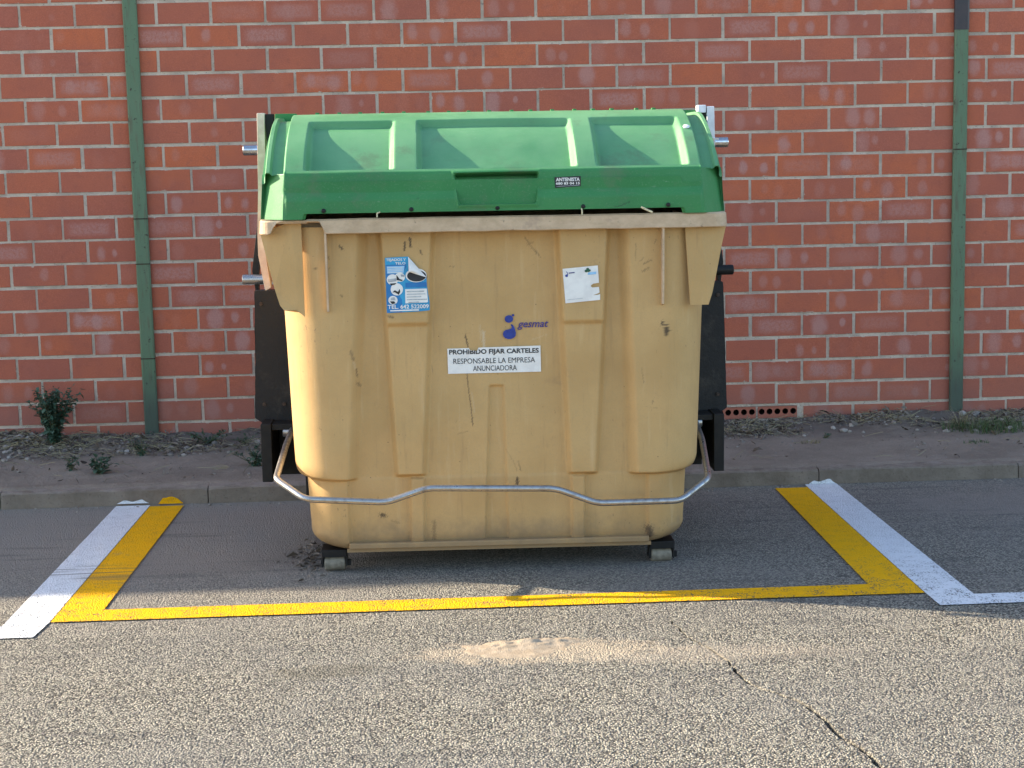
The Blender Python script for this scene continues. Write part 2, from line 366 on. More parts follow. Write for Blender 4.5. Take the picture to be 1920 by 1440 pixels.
# ------------------------------------------------------------------ road with an open crack
YK = 7.95                                   # foot of the kerb
crk = [(1258,1163),(1272,1178),(1285,1190),(1300,1200),(1320,1211),(1345,1225),(1365,1240),(1383,1262),(1403,1280),(1440,1295),(1465,1302),(1500,1315),
       (1520,1328),(1545,1352),(1570,1378),(1600,1395),(1625,1410),(1645,1430),(1690,1470),(1740,1510)]
mid = [on_z(*p) for p in crk]; fine = []
for a, b in zip(mid, mid[1:]):
    for k in range(6):
        t = k/6; p = a.lerp(b, t); fine.append(p + Vector((noise.noise(p*31)*.012, noise.noise(p*31+Vector((9, 3, 1)))*.012, 0)))
fine.append(mid[-1]); L_, R_ = [], []
for i, p in enumerate(fine):
    t = (fine[min(i+1, len(fine)-1)] - fine[max(i-1, 0)]).normalized(); n_ = Vector((-t.y, t.x, 0)); u = i/(len(fine)-1)
    wd = (.0045 + .0055*min(1, u*1.3))*(.70 + .7*abs(noise.noise(p*14))) + (0.004 if .55 < u < .75 else 0)*abs(noise.noise(p*25))
    if i in (0, len(fine)-1): wd = .0004
    L_.append(p + n_*wd); R_.append(p - n_*wd)
hole = L_ + R_[::-1]
outer = [Vector((-60, -60, 0)), Vector((60, -60, 0)), Vector((60, YK+.02, 0)), Vector((-60, YK+.02, 0))]
tris = geometry.tessellate_polygon([outer, hole])
vs = outer + hole; fs = [t if (vs[t[1]]-vs[t[0]]).cross(vs[t[2]]-vs[t[0]]).z > 0 else t[::-1] for t in tris]
nb = len(vs); vs = vs + [Vector((p.x, p.y, -.02)) for p in hole]; nh = len(hole)
for i in range(nh):
    j = (i+1) % nh; fs.append((4+i, 4+j, nb+j, nb+i))
road = mesh_obj('road', vs, fs, M['asphalt']); tag(road, kind='structure')
g = mesh_obj('ground', [(-150, -150, -.021), (150, -150, -.021), (150, 150, -.021), (-150, 150, -.021)], [(0, 1, 2, 3)], M['soil'])
tag(g, kind='structure')

# painted bay outlines: sheets 4 mm above the asphalt, edges slightly ragged
def strip_mesh(polys, name, mat, extra=None):
    V, Fc = [], []
    for pts, z in polys:
        P2 = []
        for a, b in zip(pts, pts[1:]+pts[:1]):
            a, b = Vector((*a, 0)), Vector((*b, 0)); n = max(1, int((b-a).length/.02))
            for k in range(n):
                p = a.lerp(b, k/n); j = .0 if k == 0 else .0022
                P2.append(Vector((p.x+noise.noise(p*60)*j, p.y+noise.noise(p*60+Vector((5, 5, 5)))*j, z)))
        k0 = len(V); V += P2
        Fc += [tuple(k0+i for i in t) if (P2[t[1]]-P2[t[0]]).cross(P2[t[2]]-P2[t[0]]).z > 0 else tuple(k0+i for i in t[::-1])
               for t in geometry.tessellate_polygon([P2])]
    if extra:
        for q in extra:
            k0 = len(V); V += q; Fc.append(tuple(range(k0, k0+len(q))))
    return tag(mesh_obj(name, V, Fc, mat), kind='structure')
def splash(xa, xb, z0, z1, y, seed):        # paint that ran up the kerb's face
    top = []; n = 26
    for k in range(n+1):
        x = xa+(xb-xa)*k/n; e = min(1, 5*min(k, n-k)/n)
        top.append(Vector((x, y+.004, z0+(z1-z0)*e*(.75+.6*noise.noise(Vector((x*22, seed, 0)))))))
    return [Vector((xa, y, z0)), Vector((xb, y, z0))] + top[::-1]
KF = YK - .006
strip_mesh([([(-1.452, 5.905), (1.765, 5.905), (1.765, 7.87), (1.606, 7.87), (1.590, 6.052), (-1.288, 6.052), (-1.270, 7.90), (-1.432, 7.90)], .005)],
           'yellow_road_marking', M['yellow'], [splash(-1.40, -1.28, .006, .045, KF, 1)])
strip_mesh([([(-3.2, 5.70), (-1.47, 5.72), (-1.456, 5.905), (-1.436, 7.93), (-1.600, 7.93), (-1.618, 5.87), (-3.2, 5.855)], .0045),
            ([(1.768, 7.94), (1.768, 5.905), (1.772, 5.735), (4.4, 5.75), (4.4, 5.885), (1.938, 5.868), (1.925, 7.94)], .0045)],
           'white_road_marking', M['white'], [splash(-1.60, -1.445, .012, .030, KF, 4), splash(1.79, 1.925, .004, .026, KF, 7)])

# ------------------------------------------------------------------ kerb
def kerb():
    V, Fc = [], []; x = -14.0; cuts = []
    while x < 12:
        L = 1.0; cuts.append((x+.0025, x+L-.0025)); x += L
    off = on_z(1532, 905).x % 1.0
    for xa, xb in cuts:
        xa += off; xb += off; n = 26; k0 = len(V)
        tilt = noise.noise(Vector((xa, 2, 0)))*.006
        for i in range(n+1):
            x = xa + (xb-xa)*i/n; h = .083 - .007*max(0, min(1, (x-.5)/2)) + tilt
            ch = .010 + .012*max(0, noise.noise(Vector((x*5, 0, 3)))) + (.006 if i in (0, n) else 0)
            j = noise.noise(Vector((x*9, 4, 0)))*.005
            V += [(x, YK+j*.3, -.02), (x, YK+.004+j*.5, h-ch), (x, YK+.012+ch*.5+j, h-.004), (x, YK+.13+j, h+.001), (x, YK+.14, -.02)]
        for i in range(n):
            for q in range(4):
                a = k0+i*5+q; Fc.append((a, a+5, a+6, a+1))
        Fc += [tuple(k0+q for q in range(5)), tuple(k0+n*5+q for q in range(4, -1, -1))]
    return tag(mesh_obj('kerb', V, Fc, M['kerb'], smooth=False), kind='structure')
kerb()

# ------------------------------------------------------------------ dusty verge between kerb and wall
YW = 9.30
def verge_h(x, y):
    t = (y-YK-.10)/(YW-YK-.10)
    h = .078 - .006*max(0, min(1, (x-.5)/2)) + .036*t
    bank = float(sm(np.float64(y + .16*noise.noise(Vector((x*1.3, 2, 0)))), 8.78, 9.22))
    side = max(0, min(1, (x+2.4)/5.0)); h += bank*(.040*max(0, min(1, (-1.9-x)/.6)) + .012 - .022*max(0, 1-abs(x-1.78)/.45))
    h += bank*.020*noise.fractal(Vector((x*6, y*6, 1)), .8, 2.1, 4) + .007*noise.fractal(Vector((x*3, y*3, 5)), .8, 2, 4)
    h += .004*noise.noise(Vector((x*25, y*25, 2)))
    for px_, py_, r_, a_ in ((-1.85, 9.0, .14, .035), (2.5, 9.05, .22, .025), (-.9, 9.1, .25, .03)):
        h += a_*math.exp(-((x-px_)**2+(y-py_)**2)/r_**2)
    return h
def verge():
    xs = np.concatenate([np.arange(-12, -3, .15), np.arange(-3, 3.8, .022), np.arange(3.8, 11, .15)])
    ys = np.concatenate([np.arange(YK+.035, 8.7, .024), np.arange(8.7, YW+.06, .018)])
    V = []
    for x in xs:
        for y in ys:
            z = verge_h(x, y)
            if y < YK+.135: z = .083 - .007*max(0, min(1, (x-.5)/2)) - .006 + .014*float(sm(np.float64(y+.05*noise.noise(Vector((x*4, 1, 0)))+.03*noise.noise(Vector((x*13, y*9, 0)))), YK+.05, YK+.12)) if y > YK+.05 else .05
            V.append((x, y, z))
    n = len(ys); Fc = [(i*n+j, (i+1)*n+j, (i+1)*n+j+1, i*n+j+1) for i in range(len(xs)-1) for j in range(n-1)]
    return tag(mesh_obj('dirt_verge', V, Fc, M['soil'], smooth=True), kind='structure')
verge()

# ------------------------------------------------------------------ brick wall
def wall():
    V, Fc, MI, UV, BC, BL = [], [], [], [], [], []
    PX, PZ, MJ = .297, .1292, .0115; ZT, XA, XB = 3.90, -15.0, 9.0
    def warp(x): return -.020*math.exp(-((x-.1)/1.0)**2) if False else 0
    def face(ids, mi, uvs, bc, bl):
        Fc.append(ids); MI.append(mi); UV.extend(uvs); BC.extend([bc]*len(ids)); BL.extend([bl]*len(ids))
    zrow0 = 2.388 - PZ*20
    row = 0
    while True:
        z0 = zrow0 + row*PZ + MJ/2; z1 = z0 + PZ - MJ
        if z0 > ZT: break
        k = row - 20                        # row 0 of the survey sits just above z = 2.388
        for base, xa, xb in (((-1.953 if k % 2 == 0 else -1.787), XA, -1.655), ((2.053 if k % 2 == 0 else 1.904), -1.632, XB)):
            n0 = math.floor((xa-base)/PX)
            x = base + n0*PX
            while x < xb:
                bx0, bx1 = max(x+MJ/2, xa), min(x+PX-MJ/2, xb); x += PX
                if bx1-bx0 < .02: continue
                j = lambda s: (random.random()-.5)*s
                bx0 += j(.005); bx1 += j(.005); za, zb = z0+j(.004), z1+j(.004)
                dz = .004*noise.noise(Vector((bx0*.6, row*.35, 0)))*2; za += dz; zb += dz
                yo = YW + j(.003); bev = .0035; t1, t2 = j(.0025), j(.0025)
                if row == 2 and bx1 > 1.50 and bx0 < 2.035:
                    if bx0 < 1.50: bx1 = 1.498
                    elif bx1 > 2.06: bx0 = 2.031
                    else: continue
                k0 = len(V)
                V.extend([(bx0, yo+.010, za), (bx1, yo+.010, za+t1), (bx1, yo+.010, zb+t1), (bx0, yo+.010, zb),
                          (bx0+bev, yo, za+bev), (bx1-bev, yo, za+bev+t1), (bx1-bev, yo, zb-bev+t1), (bx0+bev, yo, zb-bev)])
                fu = (bx1-bx0)/(PX-MJ); u0 = 0 if bx0 > x-PX+MJ else 1-fu
                u = [(u0, 0), (u0+fu, 0), (u0+fu, 1), (u0, 1)]; ui = [(u0+.02, .03), (u0+fu-.02, .03), (u0+fu-.02, .97), (u0+.02, .97)]
                right = bx0 > -1.6
                st = (random.random()**1.1 if right else random.random()**2.2)
                if random.random() < .22: st = 0
                c1 = .30+j(.36); c2 = c1+.24+random.random()*.22
                if random.random() < .3: c2 = 3.0
                if random.random() < .15: c1 = -3.0
                bc = (random.random(), random.random(), random.random(), 1); bl = (c1, c2, st*1.15, 1)
                face((k0+4, k0+5, k0+6, k0+7), 0, ui, bc, bl)
                for a in range(4):
                    b = (a+1) % 4; face((k0+a, k0+b, k0+4+b, k0+4+a), 0, [u[a], u[b], ui[b], ui[a]], bc, bl)
        row += 1
    ztop = zrow0 + row*PZ
    k0 = len(V); Z = (0, 0, 0, 1); zz = [(0, 0)]*4
    V.extend([(XA, YW+.0045, -.3), (XB, YW+.0045, -.3), (XB, YW+.0045, ztop), (XA, YW+.0045, ztop),
              (XA, YW+.26, -.3), (XB, YW+.26, -.3), (XB, YW+.26, ztop), (XA, YW+.26, ztop)])
    for q in ((5, 4, 7, 6), (4, 0, 3, 7), (1, 5, 6, 2)): face(tuple(k0+a for a in q), 1, zz, Z, Z)
    for xa_, xb_, za_, zb_ in ((XA, 1.505, -.3, ztop), (2.024, XB, -.3, ztop), (1.505, 2.024, -.3, .115), (1.505, 2.024, .185, ztop)):
        k0 = len(V); V.extend([(xa_, YW+.0045, za_), (xb_, YW+.0045, za_), (xb_, YW+.0045, zb_), (xa_, YW+.0045, zb_)]); face((k0, k0+1, k0+2, k0+3), 1, zz, Z, Z)
    k0 = len(V)                             # coping
    for y, z in ((YW-.03, ztop), (YW+.29, ztop), (YW+.29, ztop+.06), (YW-.03, ztop+.06)): V.extend([(XA, y, z), (XB, y, z)])
    for a in range(4):
        b = (a+1) % 4; face((k0+2*a, k0+2*a+1, k0+2*b+1, k0+2*b), 2, zz, Z, Z)
    # a course laid with its hollow cells facing out, low on the right
    zc = .150; x = 1.512
    for gx0, gx1 in ((1.500, 1.5125), (1.7845, 1.7975), (2.0225, 2.030)):
        k0 = len(V); V.extend([(gx0, YW+.001, .06), (gx1, YW+.001, .06), (gx1, YW+.001, .1842), (gx0, YW+.001, .1842)]); face((k0, k0+1, k0+2, k0+3), 1, zz, Z, Z)
    for bi in range(2):
        for c in range(6 if bi == 0 else 5):
            w_ = .0455; xa, xb, za, zb = x, x+w_, zc-.034, zc+.034; r = .0172; cx, cz = (xa+xb)/2, zc+.004; n = 16
            sq, ci, inn = [], [], []
            yf = YW-.004
            for q in range(n):
                an = 2*math.pi*q/n+math.pi/4; dx, dz = math.cos(an), math.sin(an); m_ = max(abs(dx), abs(dz))
                sq.append((cx+dx/m_*w_/2, yf, zc+dz/m_*.034)); ci.append((cx+dx*r, yf, cz+dz*r)); inn.append((cx+dx*r, yf+.08, cz+dz*r))
            k0 = len(V); V.extend(sq+ci+inn)
            bc = (.7, .2, .1, 1); bl = (.5, .5, 0, 1)
            for q in range(n):
                p = (q+1) % n
                face((k0+q, k0+p, k0+n+p, k0+n+q)[::-1], 0, [(.5, .5)]*4, bc, bl)
                face((k0+n+q, k0+n+p, k0+2*n+p, k0+2*n+q)[::-1], 3, zz, Z, Z)
            face(tuple(k0+2*n+q for q in range(n))[::-1], 3, [(0, 0)]*n, Z, Z)
            x += w_
        x += .011
    o = mesh_obj('brick_wall', V, Fc, [M['brick'], M['mortar'], M['coping'], M['hole']], midx=MI)
    me = o.data; uvl = me.uv_layers.new(name='uv'); uvl.data.foreach_set('uv', np.array(UV, dtype=np.float32).ravel())
    for nm, dat in (('bcol', BC), ('blob', BL)):
        a = me.attributes.new(nm, 'FLOAT_COLOR', 'CORNER'); a.data.foreach_set('color', np.array(dat, dtype=np.float32).ravel())
    tag(o, 'red brick wall with pale mortar joints behind the tan and green container', 'wall')
wall()

def post(x, label, split=None):
    root = empty('steel_post', (x, YW-.012, .0)); tag(root, label, 'post', 'steel posts set in the brick wall')
    def chan(z0, z1, mat, name, grow=0):
        bm = bmesh.new(); hw = .0385+grow
        prof = [(-hw, .0), (-hw, -.014), (-.031, -.020), (.031, -.020), (hw, -.014), (hw, .0)]
        zs = np.linspace(z0, z1, max(2, int((z1-z0)/.06))); rings = []
        for z in zs:
            jj = [noise.noise(Vector((z*7+q*3, x, 0)))*.0012 for q in range(6)]
            rings.append([bm.verts.new((p[0]+jj[q], p[1]-grow*.5+jj[q]*.4, z)) for q, p in enumerate(prof)])
        for a, b in zip(rings, rings[1:]):
            for q in range(5): bm.faces.new((a[q], a[q+1], b[q+1], b[q]))
        bm.faces.new(rings[0]); bm.faces.new(rings[-1][::-1])
        return bm_obj(name, bm, mat, root)
    chan(-.05, split or 3.95, M['post'], 'shaft')
    if split: chan(split-.01, 3.95, M['blackpost'], 'painted_upper_shaft', .003)
    # welded seams
    for z in ((1.34, 1.09, .56) if split is None else (1.62,)):
        bm = bmesh.new(); box(bm, -.0395, .0395, -.0222, -.012, z-.002, z+.003); bm_obj('weld_seam', bm, M['hole'], root)
post(-1.648, 'scuffed green steel post left of the container, dark weld seams, green all the way up')
post(2.941, 'green steel post right of the container with its upper end painted black', 2.29)

# ------------------------------------------------------------------ litter, stones, weeds
def scatter_mesh(name, n, mat, maker, kind='stuff'):
    V, Fc = [], []
    for _ in range(n): maker(V, Fc)
    o = mesh_obj(name, V, Fc, mat); tag(o, kind=kind); return o
def rnd_band():
    while True:
        x = random.uniform(-2.9, 3.5); y = random.choice([random.gauss(9.12, .12), random.gauss(9.0, .14), random.uniform(8.15, 9.25)])
        if not 8.12 < y < 9.285: continue
        if y < 8.75 and random.random() < .82: continue
        d = noise.noise(Vector((x*2.1, y*3, 7)))
        if random.random() < .45 + .9*d: return x, y
def leaf_maker(V, Fc):
    x, y = rnd_band(); z = verge_h(x, y)+random.uniform(.0, .018); L = random.lognormvariate(-4.55, .45); W_ = L*random.uniform(.12, .42)
    R = Matrix.Rotation(random.uniform(0, 6.28), 3, 'Z') @ Matrix.Rotation(random.gauss(0, .55), 3, 'X') @ Matrix.Rotation(random.gauss(0, .5), 3, 'Y')
    k0 = len(V); cv = random.uniform(-.3, .5)*L
    for a, b, c in ((-L, 0, 0), (-.3*L, W_, cv*.6), (.4*L, W_*.8, cv*.4), (L, 0, 0), (.4*L, -W_*.8, cv), (-.3*L, -W_, cv)):
        V.append(tuple(R @ Vector((a, b, c)) + Vector((x, y, z))))
    Fc.extend([(k0, k0+1, k0+5), (k0+1, k0+2, k0+4, k0+5), (k0+2, k0+3, k0+4)])
def rock(V, Fc, c, r):
    bm = bmesh.new(); bmesh.ops.create_icosphere(bm, subdivisions=1, radius=1)
    sc = Vector((random.uniform(.7, 1.4), random.uniform(.7, 1.2), random.uniform(.45, .8)))*r; k0 = len(V); ph = random.random()*50
    rot = Matrix.Rotation(random.uniform(0, 6.28), 3, 'Z')
    for v in bm.verts:
        p = v.co*(1+.35*noise.noise(v.co*1.6+Vector((ph, 0, 0)))); V.append(tuple(rot @ Vector((p.x*sc.x, p.y*sc.y, p.z*sc.z)) + c))
    Fc.extend([tuple(k0+v.index for v in f.verts) for f in bm.faces]); bm.free()
def stone_maker(V, Fc):
    x, y = rnd_band(); r = min(.022, random.lognormvariate(-5.2, .5)); rock(V, Fc, Vector((x, y, verge_h(x, y)+r*.2)), r)
def twig_maker(V, Fc):
    x, y = rnd_band(); z = verge_h(x, y)+.008; an = random.uniform(0, 6.28); L = random.uniform(.02, .08); k0 = len(V); w_ = .0012
    d = Vector((math.cos(an), math.sin(an), random.gauss(0, .25)))*L; s = Vector((-math.sin(an), math.cos(an), 0))*w_
    m_ = Vector((random.gauss(0, .006), random.gauss(0, .006), random.uniform(0, .008)))
    for p in (-d, m_, d):
        c = Vector((x, y, z))+p; V.extend([tuple(c+s), tuple(c-s), tuple(c+Vector((0, 0, w_*1.6)))])
    for q in (0, 3):
        for a in range(3):
            b = (a+1) % 3; Fc.append((k0+q+a, k0+q+b, k0+q+3+b, k0+q+3+a))
scatter_mesh('dry_leaf_litter', 9000, M['litter'], leaf_maker)
scatter_mesh('pebbles', 2600, M['stone'], stone_maker)
scatter_mesh('dry_twigs', 1500, M['dry'], twig_maker)
def rubble_maker(V, Fc):
    x = random.choice([random.gauss(-2.42, .16), random.gauss(-2.42, .16), random.gauss(-1.6, .25), random.gauss(2.2, .5), random.gauss(3.1, .15)]); y = random.uniform(8.72, 9.22)
    r = random.uniform(.008, .026); rock(V, Fc, Vector((x, y, verge_h(x, y)+r*.25)), r)
scatter_mesh('mortar_rubble', 90, M['rubble'], rubble_maker)
def kerb_grit(V, Fc):
    x = random.uniform(-2.6, 3.3); y = YK - abs(random.gauss(0, .06)) - .004; r = min(.009, random.lognormvariate(-6.0, .5)); rock(V, Fc, Vector((x, y, r*.3)), r)
scatter_mesh('gutter_grit', 700, M['stone'], kerb_grit)
def wheel_dirt(V, Fc):
    x = random.gauss(-.56, .05); y = random.gauss(6.78, .14); L = random.lognormvariate(-4.9, .5); an = random.uniform(0, 6.28); k0 = len(V)
    if x > -.47: x -= .12
    for a, b, c in ((-L, 0, .004), (0, L*.35, .004+L*.6), (L, 0, .004), (0, -L*.35, .004+L*.3)):
        V.append((x+a*math.cos(an)-b*math.sin(an), y+a*math.sin(an)+b*math.cos(an), c))
    Fc.extend([(k0, k0+1, k0+2), (k0, k0+2, k0+3)])
scatter_mesh('swept_leaf_scraps', 260, M['litter'], wheel_dirt)

def weed(x, y, h, n_stem, n_leaf, spread, leaf, label, cat='weed', mat='weed', name='weed', lw=.55):
    z0 = verge_h(x, y)-.01; root = empty(name, (x, y, z0)); tag(root, label, cat)
    bs = bmesh.new(); V, Fc = [], []
    for s in range(n_stem):
        an = random.uniform(0, 6.28); hh = h*random.uniform(.6, 1.0); sp = spread*random.uniform(.15, 1)
        if s == 0: hh, sp = h, spread*.25
        P = [Vector((math.cos(an)*sp*(t**1.3)+random.gauss(0, .004), math.sin(an)*sp*.7*(t**1.3), hh*t*(1-.12*t))) for t in (0, .25, .5, .75, 1)]
        tube(bs, P, [.0028, .0025, .002, .0016, .001], 5)
        for q in range(n_leaf):
            t = random.uniform(.10, 1)**.8; i = min(3, int(t*4)); p = P[i].lerp(P[i+1], t*4-i)
            a2 = random.uniform(0, 6.28); el = random.gauss(.25, .45); L = leaf*random.uniform(.5, 1.15)*(1-.35*t); W_ = L*lw*.5
            d = Vector((math.cos(a2)*math.cos(el), math.sin(a2)*math.cos(el), math.sin(el))); sd = d.cross(Vector((0, 0, 1))).normalized(); up = sd.cross(d)
            k0 = len(V); cup = random.uniform(.1, .4)*W_; dr = random.uniform(0, .35)*L
            for a, b in ((0.15, 0), (.4, 1), (.7, .85), (1, 0), (.7, -.85), (.4, -1)):
                V.append(tuple(p + d*a*L + sd*b*W_ + up*(cup*abs(b)) - Vector((0, 0, dr*a*a))))
            k1 = len(V); V.append(tuple(p + d*.55*L - Vector((0, 0, dr*.3))))
            Fc.extend([(k0, k0+1, k1), (k0+1, k0+2, k1), (k0+2, k0+3, k1), (k0+3, k0+4, k1), (k0+4, k0+5, k1), (k0+5, k0, k1)])
    bm_obj('stem', bs, M['stem'], root); mesh_obj('foliage', V, Fc, M[mat], root)
weed(-2.14, 9.03, .39, 36, 44, .175, .052, 'tall bushy green weed growing against the brick wall left of the green post')
weed(-1.76, 8.36, .11, 11, 13, .11, .050, 'low broad leaved weed on the dusty verge just behind the left white line')
weed(-1.92, 8.44, .09, 7, 9, .05, .036, 'small weed sprig between the tall weed and the low broad leaved weed')
weed(-1.62, 8.78, .12, 9, 12, .11, .032, 'thin weed tuft on the verge at the foot of the left green post')
weed(-1.30, 9.0, .10, 11, 14, .16, .034, 'flat grey green weed close to the wall between the left post and the container')
weed(-.98, 8.45, .13, 13, 16, .16, .038, 'ragged weed on the verge hard by the left side of the container')
weed(-1.08, 8.95, .07, 6, 12, .12, .026, 'weed in the leaf litter behind the left side of the container')
weed(2.05, 8.72, .05, 6, 6, .05, .026, 'tiny dark star shaped weed on the bare verge right of the container')
weed(-2.42, 8.85, .06, 6, 8, .09, .026, 'sparse weed low on the verge at the far left below the tall weed')
def tuft(x, y, h, n, spread, label, mat):
    z0 = verge_h(x, y)-.008; V, Fc = [], []
    for _ in range(n):
        an = random.uniform(0, 6.28); r0 = spread*random.random()**.6*.75; bx, by = math.cos(an)*r0, math.sin(an)*r0*.55
        a2 = random.uniform(0, 6.28); hh = h*random.uniform(.35, 1); ln = random.uniform(.2, 1.1)*hh; k0 = len(V); w_ = random.uniform(.0015, .0032)
        s = Vector((-math.sin(a2), math.cos(a2), 0))
        for t in (0, .4, .75, 1):
            c = Vector((bx+math.cos(a2)*ln*t*t, by+math.sin(a2)*ln*t*t, hh*t*(1-.3*t))); q = w_*(1-t*.9)
            V.extend([tuple(c+s*q), tuple(c-s*q)])
        Fc.extend([(k0+2*i, k0+2*i+1, k0+2*i+3, k0+2*i+2) for i in range(3)])
    o = mesh_obj('grass_tuft', V, Fc, M[mat]); o.location = (x, y, z0); tag(o, label, 'grass tuft')
tuft(2.98, 8.83, .10, 620, .34, 'wide low green grass tuft on the verge at the foot of the right post', 'grass')
tuft(2.86, 8.92, .20, 46, .10, 'upright yellow dry grass stalks standing in the green grass tuft', 'dry')
tuft(2.80, 8.48, .04, 60, .09, 'small low grass tuft near the kerb on the right', 'grass')
tuft(1.95, 8.60, .06, 40, .08, 'little dry straw coloured tuft on the bare verge right of the container', 'dry')

# sand heap on the carriageway
def sand():
    V, Fc = [], []; n, m_ = 90, 60; cx, cy = on_z(985, 1214).xy
    for i in range(n+1):
        for j in range(m_+1):
            a, b = i/n*2-1, j/m_*2-1; x, y = a*.27, b*.20
            ridge = math.exp(-((y-.035-.12*x)/.05)**2)*math.exp(-((x-.02)/.17)**2)
            apron = math.exp(-((y+.035)/.10)**2)*math.exp(-((x+.03)/.19)**2)
            z = .017*ridge + .0085*apron + .0055*noise.fractal(Vector((x*16, y*16, 3)), .9, 2.1, 4)*(ridge+.6) - .0052
            for c0, c1, dp in ((.012, .09, .010), (-.012, .13, .007), (-.034, .06, .005)):
                z -= dp*math.exp(-((y-c0-c1*x+.016*noise.noise(Vector((x*17, c0*90, 0))))/.0055)**2)*ridge*(.4+.9*abs(noise.noise(Vector((x*23, c0*50, 1)))))
            z -= .006*math.exp(-((y-.02-.1*x+.012*noise.noise(Vector((x*20, 0, 0))))/.007)**2)*ridge
            V.append((cx+x, cy+y, z))
    q = m_+1
    for i in range(n):
        for j in range(m_): Fc.append((i*q+j, (i+1)*q+j, (i+1)*q+j+1, i*q+j+1))
    tag(mesh_obj('sand_patch', V, Fc, M['sand'], smooth=True), kind='stuff')
sand()

# ------------------------------------------------------------------ the container
BX, BY = .207, 6.40
BIN = empty('waste_container', (BX, BY, 0)); BIN.rotation_euler = (0, rad(.35), 0)
tag(BIN, 'tan plastic waste container with green lid standing on the road in front of the wall', 'waste container')

def grid_mesh(name, V, nu, nv, mats, closed=False, cap=None, attrs=None, flip=False):
    Fc = []
    for j in range(nv-1):
        for i in range(nu if closed else nu-1):
            k = (i+1) % nu; f = (j*nu+i, j*nu+k, (j+1)*nu+k, (j+1)*nu+i); Fc.append(f[::-1] if flip else f)
    if cap == 'bottom': Fc.append(tuple(range(nu))[::-1] if not flip else tuple(range(nu)))
    o = mesh_obj(name, V, Fc, mats, BIN, smooth=True)
    for nm, d in (attrs or {}).items():
        a = o.data.attributes.new(nm, 'FLOAT', 'POINT'); a.data.foreach_set('value', np.asarray(d, dtype=np.float32).ravel())
    return o

YCOL, YBASE = .030, .084                    # corner columns stand proud of the front panel
def trap(X, z, zlo, zhi, l0, l1, r0, r1, wx=.028, wz=.022):  # l0,r0 at zlo; l1,r1 at zhi
    t = np.clip((z-zlo)/(zhi-zlo), -.2, 1.2); L = l0+(l1-l0)*t; R = r0+(r1-r0)*t
    return sm(X, L-wx/2, L+wx/2)*(1-sm(X, R-wx/2, R+wx/2))*sm(z, zlo-wz/2, zlo+wz/2)*(1-sm(z, zhi-wz/2, zhi+wz/2))
def relief(X, z):                           # how far the skin stands in front of the column plane (negative = behind)
    up = sm(z, .376, .392)
    xiL = -.588+(z-.39)/.955*.062; xiR = .549-(z-.39)/.955*.033
    col = np.maximum(1-sm(X, xiL-.014, xiL+.040), sm(X, xiR-.040, xiR+.014))
    d_up = -(YBASE-YCOL)*(1-col)
    lowcol = np.maximum(1-sm(X, -.604, -.588), sm(X, .588, .604))
    d_lo = -.018*(1-lowcol)
    d = d_up*up + d_lo*(1-up)
    base = up                                # pads only on the upper panel
    d = d + .038*trap(X, z, .395, 1.5, -.405, -.455, -.293, -.230) + .016*trap(X, z, 1.000, 1.5, -.433, -.450, -.260, -.236, .016, .024)
    d = d + .038*trap(X, z, .388, 1.5, .283, .237, .393, .455) + .016*trap(X, z, .996, 1.5, .257, .240, .428, .450, .016, .024)
    d = d + .020*trap(X, z, .085, .384, -.354, -.350, -.301, -.294, .012, .012) + .020*trap(X, z, .085, .380, .291, .291, .341, .347, .012, .012)
    d = d - .014*trap(X, z, .085, .745, -.057, -.028, .038, .025, .012, .010)
    return d
def front_y(X, z):                          # local Y of the front skin
    up = sm(z, .376, .392)
    return YCOL*up + (YBASE-.020)*(1-up) - relief(X, z)

